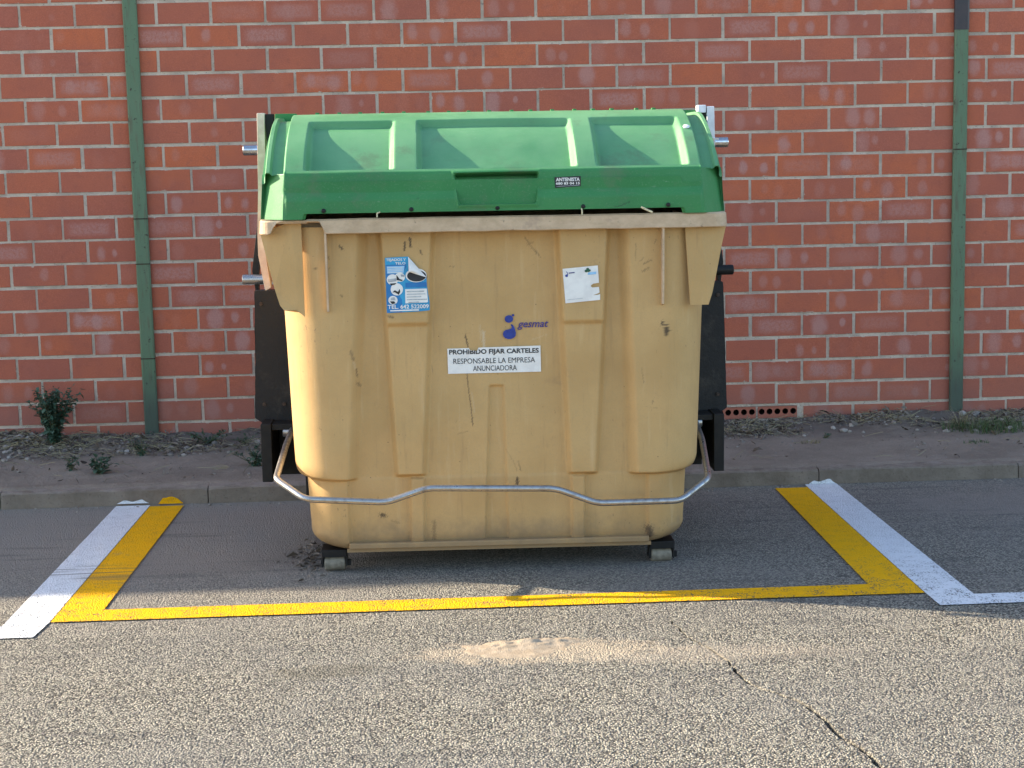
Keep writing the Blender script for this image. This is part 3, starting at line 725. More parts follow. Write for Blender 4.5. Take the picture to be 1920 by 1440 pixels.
rng = random.Random(3)
STAINS = [                                   # polylines in front-plane metres, width, amount (<0 pale)
    ([(-.328, 1.335), (-.327, 1.305)], .007, 1), ([(-.347, 1.322), (-.352, 1.29)], .005, 1), ([(-.29, 1.29), (-.285, 1.275)], .006, .8),
    ([(-.12, .945), (-.112, .905)], .005, .9), ([(-.118, .80), (-.112, .73), (-.104, .66), (-.098, .585)], .0042, .75), ([(-.104, .60), (-.096, .62)], .004, .6),
    ([(.655, .985), (.668, .962), (.672, .945)], .011, 1.1), ([(.664, .955), (.672, .95)], .007, 1), ([(.600, .155), (.606, .128)], .022, .9),
    ([(.12, 1.33), (.14, 1.30), (.165, 1.265)], .006, .6), ([(.16, 1.28), (.18, 1.25)], .005, .6), ([(.13, 1.30), (.15, 1.31)], .008, .5),
    ([(.55, 1.30), (.548, 1.24)], .005, .5), ([(.58, 1.22), (.61, 1.235)], .006, .6), ([(.575, 1.19), (.60, 1.205)], .006, .6), ([(.565, 1.23), (.58, 1.245)], .005, .5),
    ([(.57, .81), (.578, .75)], .004, .55), ([(.585, .655), (.63, .65)], .004, .5), ([(-.16, .96), (-.10, .955)], .004, .35),
    ([(.03, .49), (.06, .44), (.075, .40)], .004, .5), ([(.08, .44), (.09, .40)], .005, .6), ([(.075, .37), (.074, .345)], .008, .95),
    ([(-.47, .235), (-.458, .232)], .012, .95), ([(-.43, .21), (-.40, .20)], .007, .5), ([(-.16, .555), (-.12, .565)], .005, .5),
    ([(-.56, .86), (-.555, .83)], .009, -.6), ([(-.57, .90), (-.56, .865)], .010, .6), ([(-.552, .83), (-.549, .80)], .006, .7), ([(-.548, .77), (-.540, .76)], .010, .6),
    ([(-.05, .96), (-.048, .90)], .010, -.8), ([(-.062, .99), (-.061, .93)], .005, -.6), ([(-.10, .72), (-.09, .64)], .006, -.55), ([(-.15, .68), (-.152, .56)], .004, -.5),
    ([(-.115, .53), (-.117, .40)], .004, -.45), ([(.20, .945), (.14, .925)], .005, -.55), ([(-.18, 1.22), (-.16, 1.22)], .004, .7),
    ([(-.42, 1.035), (-.40, 1.03)], .008, .7), ([(-.37, .10), (-.36, .16)], .02, .35), ([(-.26, .20), (-.262, .12)], .014, .55), ([(-.36, .14), (-.30, .13)], .02, .35),
    ([(-.60, 1.31), (-.59, 1.30)], .008, .8), ([(-.65, 1.275), (-.645, 1.265)], .006, .7), ([(-.70, 1.23), (-.69, 1.222)], .006, .7), ([(-.60, 1.12), (-.597, 1.115)], .007, .7)]
for _ in range(60):                          # random knocks and scuffs
    x, z = rng.uniform(-.72, .72), rng.uniform(.14, 1.33); a = rng.gauss(1.3, .7); L = abs(rng.gauss(0, .010))
    STAINS.append(([(x, z), (x+math.cos(a)*L, z+math.sin(a)*L)], rng.uniform(.0022, .0036), rng.choice([.25, .3, .4, .55, -.35])))
for _ in range(24):                          # faint graffiti-like scribbles
    x, z = rng.choice([(-.62, .83), (-.60, .95), (.55, 1.05), (.56, .55), (-.15, .98), (.18, 1.10), (-.58, .5)]); x += rng.gauss(0, .03); z += rng.gauss(0, .05)
    pts = []; an = rng.uniform(0, 6.28)
    for q in range(5): pts.append((x+.018*math.cos(an+q*.9), z+.014*math.sin(an+q*.9)))
    STAINS.append((pts, .0022, .32))
def stain_field(X, Z, stains):
    out = np.zeros_like(X)
    for pts, w_, amt in stains:
        m = np.full_like(X, 9.)
        for (ax, az), (bx, bz) in zip(pts, pts[1:]):
            dx, dz = bx-ax, bz-az; L2 = dx*dx+dz*dz+1e-9
            t = np.clip(((X-ax)*dx+(Z-az)*dz)/L2, 0, 1); m = np.minimum(m, np.hypot(X-ax-t*dx, Z-az-t*dz))
        m = m*(1+.55*np.sin(X*410+Z*173)*np.sin(Z*350-X*97)) + .25*w_*np.sin(X*790+Z*620)
        f = np.clip(1.2-m/w_, 0, 1)*(amt*.92 if amt > 0 else amt*.7); out = np.where(np.abs(f) > np.abs(out), f, out)
    return out

def body():
    zs = np.unique(np.concatenate([np.linspace(.090, .20, 30), np.linspace(.20, .37, 30), np.linspace(.37, .43, 22), np.linspace(.43, .73, 50),
                                   np.linspace(.73, .76, 8), np.linspace(.76, .985, 40), np.linspace(.985, 1.02, 12), np.linspace(1.02, 1.385, 66)]))
    nF, nC = 330, 16; rows = []; ST = []
    for z in zs:
        up = float(sm(np.float64(z), .376, .392)); W = (.816+(z-.40)*.036)*up + (.770)*(1-up); rx = .185*up + .135*(1-up); ry = .21*up + .17*(1-up); Rc = ry
        if z < .44: t = min(1, (.44-z)/.050); W -= .024*(1-math.sqrt(max(0, 1-t*t)))*up
        yf = YCOL*up + (YBASE-.020)*(1-up); yb = 1.40 - .04*(1-up)
        ins = iny = 0
        if z < .40: W -= .010*min(1, (.375-min(z, .375))/.2)
        if z < .165:
            t = min(1, (.165-z)/.072); e = 1-math.sqrt(max(0, 1-t*t)); ins = .105*e; iny = .034*e
        W -= ins; yf += iny; yb -= iny
        X = np.linspace(-(W-rx), W-rx, nF); Y = yf - relief(X, np.full_like(X, z))
        pts = [(x, y) for x, y in zip(X, Y)]
        for q in range(1, nC+1): a = -math.pi/2+q/nC*math.pi/2; pts.append((W-rx+rx*math.cos(a), yf+Rc+Rc*math.sin(a)))
        for q in range(1, 9): pts.append((W, yf+Rc+(yb-yf-2*Rc)*q/8))
        for q in range(1, 7): a = q/6*math.pi/2; pts.append((W-rx+rx*math.cos(a), yb-Rc+Rc*math.sin(a)))
        for q in range(1, 11): pts.append((W-rx-2*(W-rx)*q/10, yb))
        for q in range(1, 7): a = math.pi/2+q/6*math.pi/2; pts.append((-(W-rx)+rx*math.cos(a), yb-Rc+Rc*math.sin(a)))
        for q in range(1, 9): pts.append((-W, yb-Rc-(yb-yf-2*Rc)*q/8))
        for q in range(1, nC): a = math.pi+q/nC*math.pi/2; pts.append((-(W-rx)+rx*math.cos(a), yf+Rc+Rc*math.sin(a)))
        rows.append([(x, y, z) for x, y in pts])
    nu = len(rows[0]); A = np.array(rows, dtype=float).reshape(-1, 3)
    front = A[:, 1] < .25
    st = np.where(front, stain_field(A[:, 0], A[:, 2], STAINS), 0)
    for i in np.nonzero(front)[0]:           # moulded sheet is never quite flat
        p = Vector(A[i]); A[i, 1] += .0016*noise.noise(p*5) + .0006*noise.noise(p*19)
    return grid_mesh('body', A, nu, len(zs), M['tan'], closed=True, cap='bottom', attrs={'stain': st})
body()

# base flange under the front
bm = bmesh.new(); prism(bm, [(-.60, .126), (.60, .126), (.60, .103), (-.60, .103)], .055, .12, .004); box(bm, -.61, .61, .075, 1.30, .086, .101)
bm_obj('base_flange', bm, M['tan'], BIN)

# rim: a folded collar round the mouth, its front-left corner chipped away underneath
def rim():
    W, yf, yb, Rc = .904, -.022, 1.44, .055; path = []
    for x in np.linspace(-(W-Rc), W-Rc, 220): path.append((x, yf, 0, -1))
    for q in range(1, 9): a = -math.pi/2+q/8*math.pi/2; path.append((W-Rc+Rc*math.cos(a), yf+Rc+Rc*math.sin(a), math.cos(a), math.sin(a)))
    for y in np.linspace(yf+Rc, yb-Rc, 20)[1:]: path.append((W, y, 1, 0))
    for q in range(1, 7): a = q/6*math.pi/2; path.append((W-Rc+Rc*math.cos(a), yb-Rc+Rc*math.sin(a), math.cos(a), math.sin(a)))
    for x in np.linspace(W-Rc, -(W-Rc), 20)[1:]: path.append((x, yb, 0, 1))
    for q in range(1, 7): a = math.pi/2+q/6*math.pi/2; path.append((-(W-Rc)+Rc*math.cos(a), yb-Rc+Rc*math.sin(a), math.cos(a), math.sin(a)))
    for y in np.linspace(yb-Rc, yf+Rc, 20)[1:]: path.append((-W, y, -1, 0))
    for q in range(1, 8): a = math.pi+q/8*math.pi/2; path.append((-(W-Rc)+Rc*math.cos(a), yf+Rc+Rc*math.sin(a), math.cos(a), math.sin(a)))
    V = []
    for x, y, nx, ny in path:
        zt = 1.419; zl = 1.362 + .0025*noise.noise(Vector((x*9, y*4, 0)))
        if y < .02:
            zt += .0015*noise.noise(Vector((x*7, 3, 0)))
            if -.86 < x < -.655:
                t = (x+.86)/.205; zl += .047*min(1, 7*t)**.6*min(1, (1-t)*9+.25) + .003*noise.noise(Vector((x*60, 0, 0)))
            if x < -.72: zt -= .0035
        d = .007
        V += [(x-nx*.060, y-ny*.060, zt-.004), (x-nx*.006, y-ny*.006, zt), (x, y, zt-.006), (x+nx*.003, y+ny*.003, zl+.003), (x+nx*.001, y+ny*.001, zl),
              (x-nx*d, y-ny*d, zl), (x-nx*d, y-ny*d, zt-.012), (x-nx*.10, y-ny*.10, zt-.020), (x-nx*.10, y-ny*.10, zt-.06)]
    n, k = len(path), 9; Fc = []
    for i in range(n):
        j = (i+1) % n
        for q in range(k-1): Fc.append((i*k+q, j*k+q, j*k+q+1, i*k+q+1)[::-1])
    return mesh_obj('rim', V, Fc, M['rim'], BIN, smooth=False)
rim()
for s in (-1, 1):                            # thin gussets under the rim
    bm = bmesh.new(); x0 = s*.652
    ol = [(-.020, 1.372), (.060, 1.372), (.060, 1.05), (.012, 1.060), (-.004, 1.20)] if s < 0 else [(-.018, 1.372), (.06, 1.372), (.06, 1.05), (.0, 1.065), (-.012, 1.2)]
    a = [bm.verts.new((x0-.004, y, z)) for y, z in ol]; b = [bm.verts.new((x0+.004, y, z)) for y, z in ol]
    bm.faces.new(a); bm.faces.new(b[::-1])
    for i in range(len(ol)): bm.faces.new((a[i], b[i], b[(i+1) % len(ol)], a[(i+1) % len(ol)]))
    bm_obj('gusset', bm, M['rim'], BIN)
# corner wings: flared skirts hanging from the rim's corners
def wing(s):
    if s < 0: ol = [(-.905, 1.366), (-.79, 1.408), (-.745, 1.408), (-.742, 1.04), (-.752, 1.048), (-.765, 1.058), (-.778, 1.068), (-.822, 1.066), (-.838, 1.085), (-.842, 1.10), (-.858, 1.15), (-.866, 1.20), (-.885, 1.27)]
    else: ol = [(.908, 1.366), (.80, 1.392), (.74, 1.392), (.762, 1.056), (.835, 1.056), (.85, 1.10), (.868, 1.18), (.89, 1.29)]
    bm = bmesh.new(); front, back = [], []
    def yy(x): return .034 + max(0, (abs(x)-.775))*.30 - (.014 if abs(x) > .775 else 0)
    for x, z in ol:
        jx = noise.noise(Vector((x*90, z*60, 1)))*.003 if s < 0 else 0
        front.append(bm.verts.new((x+jx, yy(x)-.010, z))); back.append(bm.verts.new((x+jx, yy(x)+.002, z)))
    n = len(ol); bm.faces.new(front); bm.faces.new(back[::-1])
    for i in range(n): bm.faces.new((front[i], back[i], back[(i+1) % n], front[(i+1) % n]))
    bmesh.ops.triangulate(bm, faces=[f for f in bm.faces if len(f.verts) > 4])
    bm_obj('corner_skirt', bm, M['tan'], BIN)
wing(-1); wing(1)

# ---- lid
def lid_profile():
    P = [(-.046, 1.418), (-.046, 1.455), (-.045, 1.486), (-.043, 1.492), (-.030, 1.519), (-.027, 1.526), (-.024, 1.560), (-.020, 1.586), (-.015, 1.594), (-.004, 1.600)]
    y, z = P[-1]; n = 90; L = .425
    for k in range(n):
        ph = rad(43-27*((k+.5)/n)**.9); y += L/n*math.cos(ph); z += L/n*math.sin(ph); P.append((y, z))
    for k in range(12):
        ph = rad(16-15*k/11); y += .014*math.cos(ph); z += .014*math.sin(ph); P.append((y, z))
    zt = z
    for yq, zq in ((.8, zt), (1.0, zt-.02), (1.18, zt-.09), (1.32, zt-.20), (1.40, zt-.32), (1.43, 1.42)): P.append((yq, zq))
    return P
def resample(P, step):
    out = [P[0]]; 
    for a, b in zip(P, P[1:]):
        d = math.hypot(b[0]-a[0], b[1]-a[1]); s = step if a[0] < .5 else .08; n = max(1, int(d/s+.5))
        for k in range(1, n+1): out.append((a[0]+(b[0]-a[0])*k/n, a[1]+(b[1]-a[1])*k/n))
    return out
def lid():
    PR = np.array(resample(lid_profile(), .0045)); n = len(PR)
    T = np.gradient(PR, axis=0); T /= np.linalg.norm(T, axis=1)[:, None]; NY, NZ = -T[:, 1], T[:, 0]      # outward normal
    xs = np.unique(np.round(np.concatenate([np.linspace(-.895, .895, 420), np.array([-.80, .80])]), 5)); V = []; ST = []; BLE = []
    ZT = PR[:, 1].max(); nx = len(xs)
    for j in range(n):
        py, pz = PR[j]; X = xs.copy(); top = float(sm(np.float64(pz), 1.590, 1.606)) if py < .9 else 1.0
        Z = np.full_like(X, pz); d = np.zeros_like(X)
        # recessed panels between the ribs
        zin = sm(Z, 1.603, 1.612)*(1-sm(Z, 1.790, 1.796))*(py < .7)
        for l, r in ((-.722, -.386), (-.292, .318), (.402, .752)):
            l2, r2 = l+.006, r-.006
            inside = sm(X, l2-.012, l2+.012)*(1-sm(X, r2-.012, r2+.012)); d -= (.044-.018*sm(Z, 1.66, 1.78))*inside*zin
        # stepped ends
        aX = np.abs(X); d -= top*(.026*sm(aX, .800, .810) - .014*sm(aX, .853, .861) + .060*sm(aX, .876, .884))
        # front band: corner chamfer, handle pocket
        ch = np.clip((np.abs(X)-.800)/.085, 0, 1); dy = np.zeros_like(X)
        dy += (1-top)*(.085*ch + .02*ch*ch) + (1-top)*sm(np.abs(X), .794, .806)*((-.046+.026*np.clip((pz-1.42)/.166, 0, 1))-py)*(py < 0)
        hp = trap(X, Z, 1.468, 1.580, -.132, -.150, .155, .167, .010, .008)*(py < 0); d -= .080*hp*(1-.70*sm(Z, 1.545, 1.551)*(1-.5*sm(Z, 1.562, 1.566)))
        d += .004*trap(X, Z, 1.455, 1.592, -.142, -.162, .165, .180, .008, .006)*(py < 0)*(1-hp)
        xo = X*(1 + (1-top)*.012*(1.60-pz)/.18*(np.abs(X) > .8))
        zz = pz + NZ[j]*d; yy = py + NY[j]*d + dy
        if py < .55: yy = yy + .02*(np.abs(X)/.9)**3
        if j < 8:                             # slot above the rim
            lift = .022*(1-sm(np.abs(X), .730, .736)); zz = np.maximum(zz, 1.418+lift+.0006*j)
        for x, y, z in zip(xo, yy, zz):
            q = Vector((x*4, y*4, z*4)); V.append((x, y+.0018*noise.noise(q), z+.0018*noise.noise(q+Vector((7, 1, 2))) if j > 8 else z))
        ST.append(stain_field(X, np.full_like(X, pz), [([(.46, 1.445), (.49, 1.452), (.52, 1.466)], .004, .7), ([(.49, 1.452), (.50, 1.46)], .006, .6), ([(-.30, 1.49), (-.29, 1.492)], .006, .5)]) if py < 0 else np.zeros(nx))
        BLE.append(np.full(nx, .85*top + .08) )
    o_n = n
    # turn the lower edge inward so the lid has a thickness
    for back, up in ((.014, .0), (.016, .12)):
        row = V[:nx]; V += [(x*.985, y+back, z+up) for x, y, z in row]; ST.append(np.zeros(nx)); BLE.append(np.zeros(nx))
    Fc = []
    def quad(r0, r1):
        for i in range(nx-1): Fc.append((r0*nx+i, r0*nx+i+1, r1*nx+i+1, r1*nx+i))
    for j in range(n-1): quad(j, j+1)
    quad(n, 0); quad(n+1, n)
    ns = len(V)                               # side walls hang from the stepped ends down to the rim
    for s, i in ((-1, 0), (1, nx-1)):
        k0 = len(V); lowz = 1.418
        for j in range(n):
            x, y, z = V[j*nx+i]; V.append((s*(.902), y+.002, lowz))
        for j in range(n-1):
            f = (j*nx+i, (j+1)*nx+i, k0+j+1, k0+j); Fc.append(f if s < 0 else f[::-1])
    extra = len(V)-ns
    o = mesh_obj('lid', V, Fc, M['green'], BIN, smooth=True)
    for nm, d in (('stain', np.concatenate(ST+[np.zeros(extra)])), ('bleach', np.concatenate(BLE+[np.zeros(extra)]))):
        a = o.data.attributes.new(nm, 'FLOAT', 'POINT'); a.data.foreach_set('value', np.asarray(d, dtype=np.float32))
    me = o.data; me.set_sharp_from_angle(angle=rad(38))
    return o, PR, NY, NZ
LID, PR, NY, NZ = lid()
def lid_at(z, d=0.):                          # a point on the lid's front/top profile at a height
    j = int(np.argmin(np.abs(PR[:160, 1]-z))); return PR[j, 0]+NY[j]*d, PR[j, 1]+NZ[j]*d, math.atan2(NZ[j], -NY[j])
def disc(name, x, z, r, d, mat, parent, n=18, dome=.35):
    y0, z0, an = lid_at(z, d); bm = bmesh.new(); ey = Vector((0, math.sin(an), math.cos(an))); nn = Vector((0, -math.cos(an), math.sin(an))); c = Vector((x, y0, z0))
    rings = []
    for rr, hh in ((1, -.004), (1, .0015), (.7, .003), (.3, .0036)):
        rings.append([bm.verts.new(c + Vector((1, 0, 0))*r*rr*math.cos(2*math.pi*k/n) + ey*r*rr*math.sin(2*math.pi*k/n) + nn*hh) for k in range(n)])
    for a, b in zip(rings, rings[1:]):
        for k in range(n): bm.faces.new((a[k], a[(k+1) % n], b[(k+1) % n], b[k]))
    bm.faces.new(rings[-1]); bm_obj(name, bm, mat, parent, smooth=True)
for x, z, d in ((-.222, 1.700, -.044), (.262, 1.700, -.044), (.778, 1.752, 0)): disc('rivet', x, z, .013, d, M['whitemetal'], LID)
for x in (-.653, -.319, .010, .339, .667): disc('bolt', x, 1.452, .0085, .0, M['black'], LID)
# rear hinge flange with its row of tabs along the top of the lid
bm = bmesh.new(); zt = PR[:, 1].max()
for k in range(40):
    xa = -.90+k*.045; dz = .006*math.cos(xa*1.6)-.006
    box(bm, xa, xa+.0445, .780, .800, zt-.03, zt+.006+dz)
for k in range(17):
    xa = -.72+k*.09+random.uniform(-.012, .012); box(bm, xa, xa+.016, .770, .806, zt-.02, zt+.013, .002)
box(bm, -.90, -.81, .74, .80, zt-.03, zt+.010, .003)
fl = bm_obj('hinge_flange', bm, M['green'], BIN)

# ---- side lifting gear
def side(s):
    m = (lambda pts: [(s*x, z) for x, z in pts][::s])
    bm = bmesh.new()
    prism(bm, m([(-.976, 1.842), (-.944, 1.842), (-.948, 1.50), (-.958, 1.33), (-.960, 1.24), (-.942, 1.10), (-.968, 1.085), (-.992, 1.24), (-.992, 1.33), (-.983, 1.50)]), .74, .80, .003)
    arm = bm_obj('lifting_plate', bm, M['whitemetal'] if s < 0 else M['creammetal'], BIN)
    if s > 0: arm['label'] = 'cream toned lifting plate with a dark strap'
    bm = bmesh.new()
    prism(bm, m([(-.943, 1.838), (-.906, 1.838), (-.906, 1.60), (-.94, 1.50)]), .76, .79, .002)
    prism(bm, m([(-1.000, 1.36), (-.99, 1.36), (-.985, 1.24), (-1.0, 1.16), (-1.005, 1.08), (-.86, 1.08), (-.86, 1.30), (-.80, 1.40), (-.80, 1.05), (-1.012, 1.05), (-1.028, 1.17)]), .805, .85, .002)
    bm_obj('hinge_bracket', bm, M['black'], BIN)
    pins = [(1.687, -1.046, M['chrome'], .0225), (1.133, -1.070, M['steel'] if s < 0 else M['black'], .022)]
    for z, xe, mat, r in pins:
        bm = bmesh.new(); xa, xb = sorted((s*-xe*-1 if False else (xe if s < 0 else -xe), (-.955 if s < 0 else .955)))
        cyl_x(bm, xa, xb, .80, z - (.0 if s < 0 else -.002), r); bm_obj('lifting_pin', bm, mat, arm, smooth=False)
    # thick rubber guard with a frayed outer edge
    bm = bmesh.new(); edge = []
    for k in range(26):
        z = 1.09-.55*k/25; fr = (.006*noise.noise(Vector((z*40, s, 0))) + .012*max(0, noise.noise(Vector((z*11, 5+s, 0))))) * (1.0 if s > 0 else .35)
        edge.append((-1.008-.018*k/25-fr, z))
    ol = [(-.80, 1.09)] + edge + [(-1.005, .525), (-.985, .512), (-.80, .512)]
    prism(bm, m(ol[::-1]), .70, .78); bmesh.ops.triangulate(bm, faces=[f for f in bm.faces if len(f.verts) > 4])
    gd = bm_obj('rubber_guard', bm, M['rubber'], BIN)
    for z in (1.035, .60):
        for xb in (.90, .985):
            bm = bmesh.new(); bmesh.ops.create_cone(bm, cap_ends=True, segments=6, radius1=.009, radius2=.008, depth=.010, matrix=Matrix.Translation((s*xb, .697, z)) @ Matrix.Rotation(rad(90), 4, 'X'))
            bm_obj('bolt', bm, M['rust'], gd)
    bm = bmesh.new()                          # pedal box: side channel, open to the front
    box(bm, *sorted((s*.945, s*.990)), .56, .92, .285, .535, .003); box(bm, *sorted((s*.83, s*.945)), .88, .92, .255, .530, .002)
    box(bm, *sorted((s*.83, s*.945)), .58, .92, .505, .530, .002); box(bm, *sorted((s*.70, s*.81)), .60, 1.0, .215, .40, .003)
    bm_obj('pedal_housing', bm, M['black'], BIN)
    bm = bmesh.new(); cyl_x(bm, *sorted((s*.80, s*.90)), .60, .495, .022); bm_obj('pedal_pivot', bm, M['steel'], BIN)
side(-1); side(1)
# straps and clip on the right plate
bm = bmesh.new(); box(bm, .940, .994, .732, .742, 1.700, 1.706); bm_obj('plate_strap', bm, M['steel'], BIN)
bm = bmesh.new(); box(bm, .905, .94, .74, .80, 1.815, 1.848, .003); bm_obj('plate_clip', bm, M['whitemetal'], BIN)

# ---- pedal bar bent round the front
bar = [(-.858, .58, .505), (-.868, .40, .475), (-.872, -.03, .412), (-.752, -.145, .354), (-.440, -.145, .334), (-.283, -.145, .386),
       (.212, -.145, .372), (.372, -.145, .310), (.698, -.145, .312), (.826, -.03, .372), (.868, .40, .455), (.868, .58, .50)]
bar = [(x, y, z + (0 if abs(x) > .85 else .0)) for x, y, z in bar]
bm = bmesh.new(); tube(bm, round_path(bar, .034), .0128, 16); bm_obj('pedal_bar', bm, M['steel'], BIN, smooth=True)

# ---- casters
def caster(x, y):
    c = bpy.data.objects.new('caster', None); COL.objects.link(c); c.parent = BIN; c.location = (x, y, 0)
    bm = bmesh.new(); box(bm, -.052, .050, -.035, .075, .072, .090, .002); box(bm, -.050, .048, -.040, -.030, .060, .090, .002)
    for a in (-.052, .044): prism(bm, [(a, .075), (a+.006, .075), (a+.006, .018), (a, .018)], -.028, .034)
    cyl_x(bm, -.058, .062, .0, .030, .008, 10, .002); box(bm, .050, .064, -.012, .012, .018, .040, .002)
    bm_obj('bracket', bm, M['black'], c)
    bm = bmesh.new(); cyl_x(bm, -.043, .041, .0, .0305, .0305, 28, .005); bm_obj('roller', bm, M['roller'], c, smooth=False)
for x, y in ((-.664, .148), (.660, .148), (-.664, 1.20), (.660, 1.20)): caster(x, y)

# ---- stickers and lettering
def flat(name, pts, y, mat, parent, lab=None):
    V = [Vector((x, y, z)) for x, z in pts]; T = geometry.tessellate_polygon([[Vector((x, z, 0)) for x, z in pts]])
    Fc = []
    for t in T:
        nrm = (V[t[1]]-V[t[0]]).cross(V[t[2]]-V[t[0]]); Fc.append(tuple(t) if nrm.y < 0 else tuple(t[::-1]))
    o = mesh_obj(name, V, Fc, mat, parent)
    if lab: o['label'] = lab
    return o
def ell(cx, cz, rx, rz, n=22, a0=0, a1=2*math.pi): return [(cx+rx*math.cos(a0+(a1-a0)*k/n), cz+rz*math.sin(a0+(a1-a0)*k/n)) for k in range(n + (0 if a1-a0 > 6.2 else 1))]
yb = YBASE - .0035
pr = flat('sticker', [(-.193, .897), (-.108, .898), (-.104, .890), (-.097, .887), (-.088, .889), (-.080, .884), (-.074, .890), (-.070, .899), (.175, .902), (.176, .798), (-.192, .797)], yb, M['vinyl'], BIN,
          'white notice sticker with three lines of black capitals')
text_obj('lettering', 'PROHIBIDO FIJAR CARTELES', -.186, .168, .868, .893, yb-.0012, M['ink'], pr, bold=.028, cut=(-.108, -.070, .888))
text_obj('lettering', 'RESPONSABLE LA EMPRESA', -.170, .153, .836, .857, yb-.0012, M['ink'], pr)
text_obj('lettering', 'ANUNCIADORA', -.093, .080, .806, .827, yb-.0012, M['ink'], pr)
# maker's emblem: ball over a drop, with italic lettering
lg = empty('emblem', (0, 0, 0)); lg.parent = BIN; lg['label'] = 'blue emblem of a ball over a drop beside the word gesmat'
flat('ball', ell(.052, 1.010, .0165, .0150), yb-.0010, M['blueink'], lg); flat('dot', ell(.0685, 1.0245, .0052, .0048, 10), yb-.0022, M['blueink'], lg)
drop = [(.060, .990), (.068, .986), (.073, .976), (.0760, .965), (.0785, .955), (.0775, .944), (.072, .936), (.060, .931), (.048, .930), (.036, .934), (.029, .942),
        (.027, .952), (.031, .961), (.039, .967), (.050, .969), (.059, .971), (.063, .978), (.059, .985)]
flat('drop', drop, yb-.0010, M['blueink'], lg)
text_obj('lettering', 'gesmat', .085, .208, .966, 1.000, yb-.0012, M['purple'], lg, bold=.016, shear=.28)
# blue advertising sticker with its corner peeled down
yp = YBASE - .038 - .016 - .004
bl = flat('sticker', [(-.427, 1.263), (-.337, 1.266), (-.268, 1.185), (-.267, 1.150), (-.258, 1.090), (-.258, 1.056), (-.300, 1.052), (-.425, 1.048)], yp, M['cyan'], BIN,
          'blue advertising sticker with its upper right corner peeled down')
flat('print', [(-.425, 1.235), (-.345, 1.238), (-.345, 1.225), (-.395, 1.150), (-.365, 1.10), (-.365, 1.050), (-.425, 1.049)], yp-.0008, M['navy'], bl)
flat('print', [(-.421, 1.230), (-.352, 1.231), (-.356, 1.203), (-.420, 1.202)], yp-.0016, M['pale'], bl)
flat('print', [(-.350, 1.165), (-.268, 1.166), (-.268, 1.148), (-.350, 1.146)], yp-.0014, M['navy'], bl)
for cx, cz, rx, rz in ((-.400, 1.178, .022, .021), (-.371, 1.187, .020, .018), (-.384, 1.140, .024, .024), (-.400, 1.098, .018, .017)):
    flat('print', ell(cx, cz, rx, rz), yp-.0020-abs(cz-1.178)*.004, M['vinyl'], bl)
for pts, mt in (([(-.418, 1.180), (-.386, 1.183), (-.384, 1.172), (-.416, 1.168)], 'grey'), ([(-.384, 1.196), (-.372, 1.180), (-.360, 1.176), (-.363, 1.172), (-.384, 1.176)], 'ink'),
                ([(-.368, 1.198), (-.354, 1.196), (-.354, 1.188), (-.366, 1.189)], 'grey'), ([(-.402, 1.128), (-.392, 1.137), (-.380, 1.130), (-.373, 1.142), (-.371, 1.130), (-.377, 1.119), (-.392, 1.129)], 'ink'),
                ([(-.412, 1.094), (-.396, 1.094), (-.390, 1.086), (-.404, 1.083)], 'ink'), ([(-.408, 1.108), (-.394, 1.110), (-.390, 1.098), (-.408, 1.098)], 'grey'), ([(-.411, 1.163), (-.384, 1.165), (-.392, 1.158), (-.406, 1.156)], 'ink')):
    flat('print', pts, yp-.0034, M[mt], bl)
flat('print', ell(-.308, 1.193, .041, .027, 24), yp-.0022, M['vinyl'], bl); flat('print', ell(-.306, 1.191, .037, .022, 24), yp-.0030, M['ink'], bl)
flat('print', [(-.352, 1.140), (-.268, 1.141), (-.264, 1.090), (-.268, 1.087), (-.352, 1.085)], yp-.0022, M['vinyl'], bl)
for k, (xa, xb) in enumerate(((-.346, -.278), (-.346, -.274), (-.346, -.290), (-.346, -.268), (-.340, -.300))):
    z = 1.132-k*.0105; flat('print', [(xa, z), (xb, z+.0008), (xb, z-.0026), (xa, z-.0034)], yp-.0034, M['grey'], bl)
for k in range(4):
    z = 1.226-k*.0065; flat('print', [(-.417, z), (-.360, z+.0005), (-.360, z-.0015), (-.417, z-.002)], yp-.0026, M['vinyl'], bl)
text_obj('lettering', 'TEJADOS Y', -.423, -.346, 1.247, 1.260, yp-.0022, M['vinyl'], bl, bold=.02)
text_obj('lettering', 'TELO', -.388, -.348, 1.236, 1.2455, yp-.0026, M['vinyl'], bl, bold=.02)
text_obj('lettering', 'TEL. 642 522009', -.421, -.262, 1.064, 1.080, yp-.0022, M['vinyl'], bl, bold=.02)
flat('print', [(-.412, 1.0595), (-.300, 1.061), (-.300, 1.056), (-.412, 1.0545)], yp-.0022, M['vinyl'], bl)
# the peeled flap curls off the sheet
cur = []; Fc = []
for i in range(9):
    for j in range(7):
        u, v = i/8, j/6; a = Vector((-.337, 1.266)).lerp(Vector((-.268, 1.185)), u); tip = Vector((-.336, 1.208))
        p = a.lerp(tip, v*(1-abs(u-.5)*.1)); h = .020*math.sin(v*2.2)*(.5+.5*math.sin(u*math.pi)) + .001
        cur.append((p.x, yp-.004-h, p.y))
for i in range(8):
    for j in range(6): Fc.append((i*7+j, i*7+j+1, (i+1)*7+j+1, (i+1)*7+j))
mesh_obj('peeled_corner', cur, Fc, M['vinyl'], bl, smooth=True)
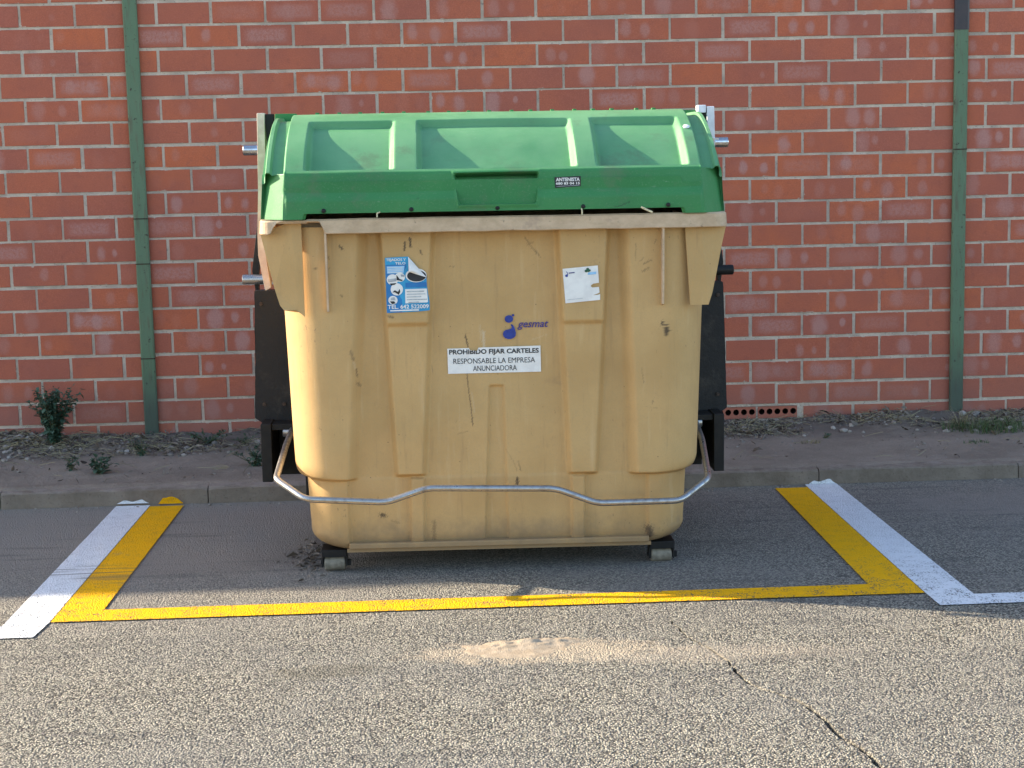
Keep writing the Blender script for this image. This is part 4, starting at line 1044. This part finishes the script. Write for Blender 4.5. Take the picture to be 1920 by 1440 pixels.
# white torn sticker (its printed square code is left out)
wt = flat('sticker', [(.262, 1.207), (.400, 1.218), (.404, 1.150), (.382, 1.147), (.374, 1.142), (.372, 1.137), (.378, 1.132), (.404, 1.134), (.406, 1.112), (.398, 1.108), (.380, 1.102), (.400, 1.103), (.408, 1.106), (.408, 1.083), (.272, 1.072)],
          yp, M['vinyl'], BIN, 'white sticker torn along its right edge with small logos')
flat('print', ell(.2775, 1.1800, .0058, .0050, 12), yp-.0015, M['blueink'], wt); flat('print', [(.281, 1.182), (.284, 1.184), (.281, 1.193), (.277, 1.197), (.276, 1.195), (.280, 1.190)], yp-.0015, M['blueink'], wt)
flat('print', [(.286, 1.192), (.309, 1.194), (.309, 1.1905), (.286, 1.188)], yp-.0015, M['purple'], wt)
for cx, cz, r in ((.360, 1.204, .006), (.354, 1.197, .006), (.363, 1.197, .005), (.367, 1.199, .005)): flat('print', ell(cx, cz, r, r*.9, 10), yp-.0012-cx*.002+.0, M['greenink'], wt)
flat('print', [(.362, 1.191), (.394, 1.194), (.393, 1.184), (.360, 1.182)], yp-.0016, M['pale'], wt)
flat('print', [(.278, 1.086), (.340, 1.092), (.340, 1.0905), (.278, 1.0845)], yp-.0015, M['grey'], wt)
# black sticker on the lid's front
ya, za, an_ = lid_at(1.545); ys_ = ya - .0066
bk = flat('sticker', [(.231, 1.563), (.332, 1.566), (.332, 1.527), (.233, 1.522)], ys_, M['ink'], BIN, 'small black sticker with white lettering on the lid front')
text_obj('lettering', 'ANTENISTA', .236, .328, 1.5465, 1.5605, ys_-.0012, M['vinyl'], bk, bold=.035)
text_obj('lettering', '680 83 04 15', .236, .328, 1.534, 1.5435, ys_-.0012, M['vinyl'], bk, bold=.035)
flat('print', [(.238, 1.5285), (.326, 1.5315), (.326, 1.5300), (.238, 1.5270)], ys_-.0012, M['grey'], bk)

# scraps of straw caught under the lid
def straw(pts, r, label):
    bm = bmesh.new(); tube(bm, pts, r, 6); o = bm_obj('straw', bm, M['straw']); tag(o, label, 'straw', 'straws caught under the lid')
def bl_(x, y, z): return Vector((BX+x, BY+y, z))
straw([bl_(-.430, -.050, 1.445), bl_(-.441, -.058, 1.441), bl_(-.441, -.060, 1.426)], .0028, 'hooked pale straw caught under the lid above the blue sticker')
straw([bl_(.341, -.050, 1.440), bl_(.342, -.058, 1.432), bl_(.342, -.060, 1.416)], .0026, 'short upright pale straw caught under the lid right of its middle')
straw([bl_(.572, -.045, 1.440), bl_(.590, -.062, 1.430), bl_(.612, -.066, 1.420)], .0042, 'slanting thick pale straw caught under the lid near its right end')
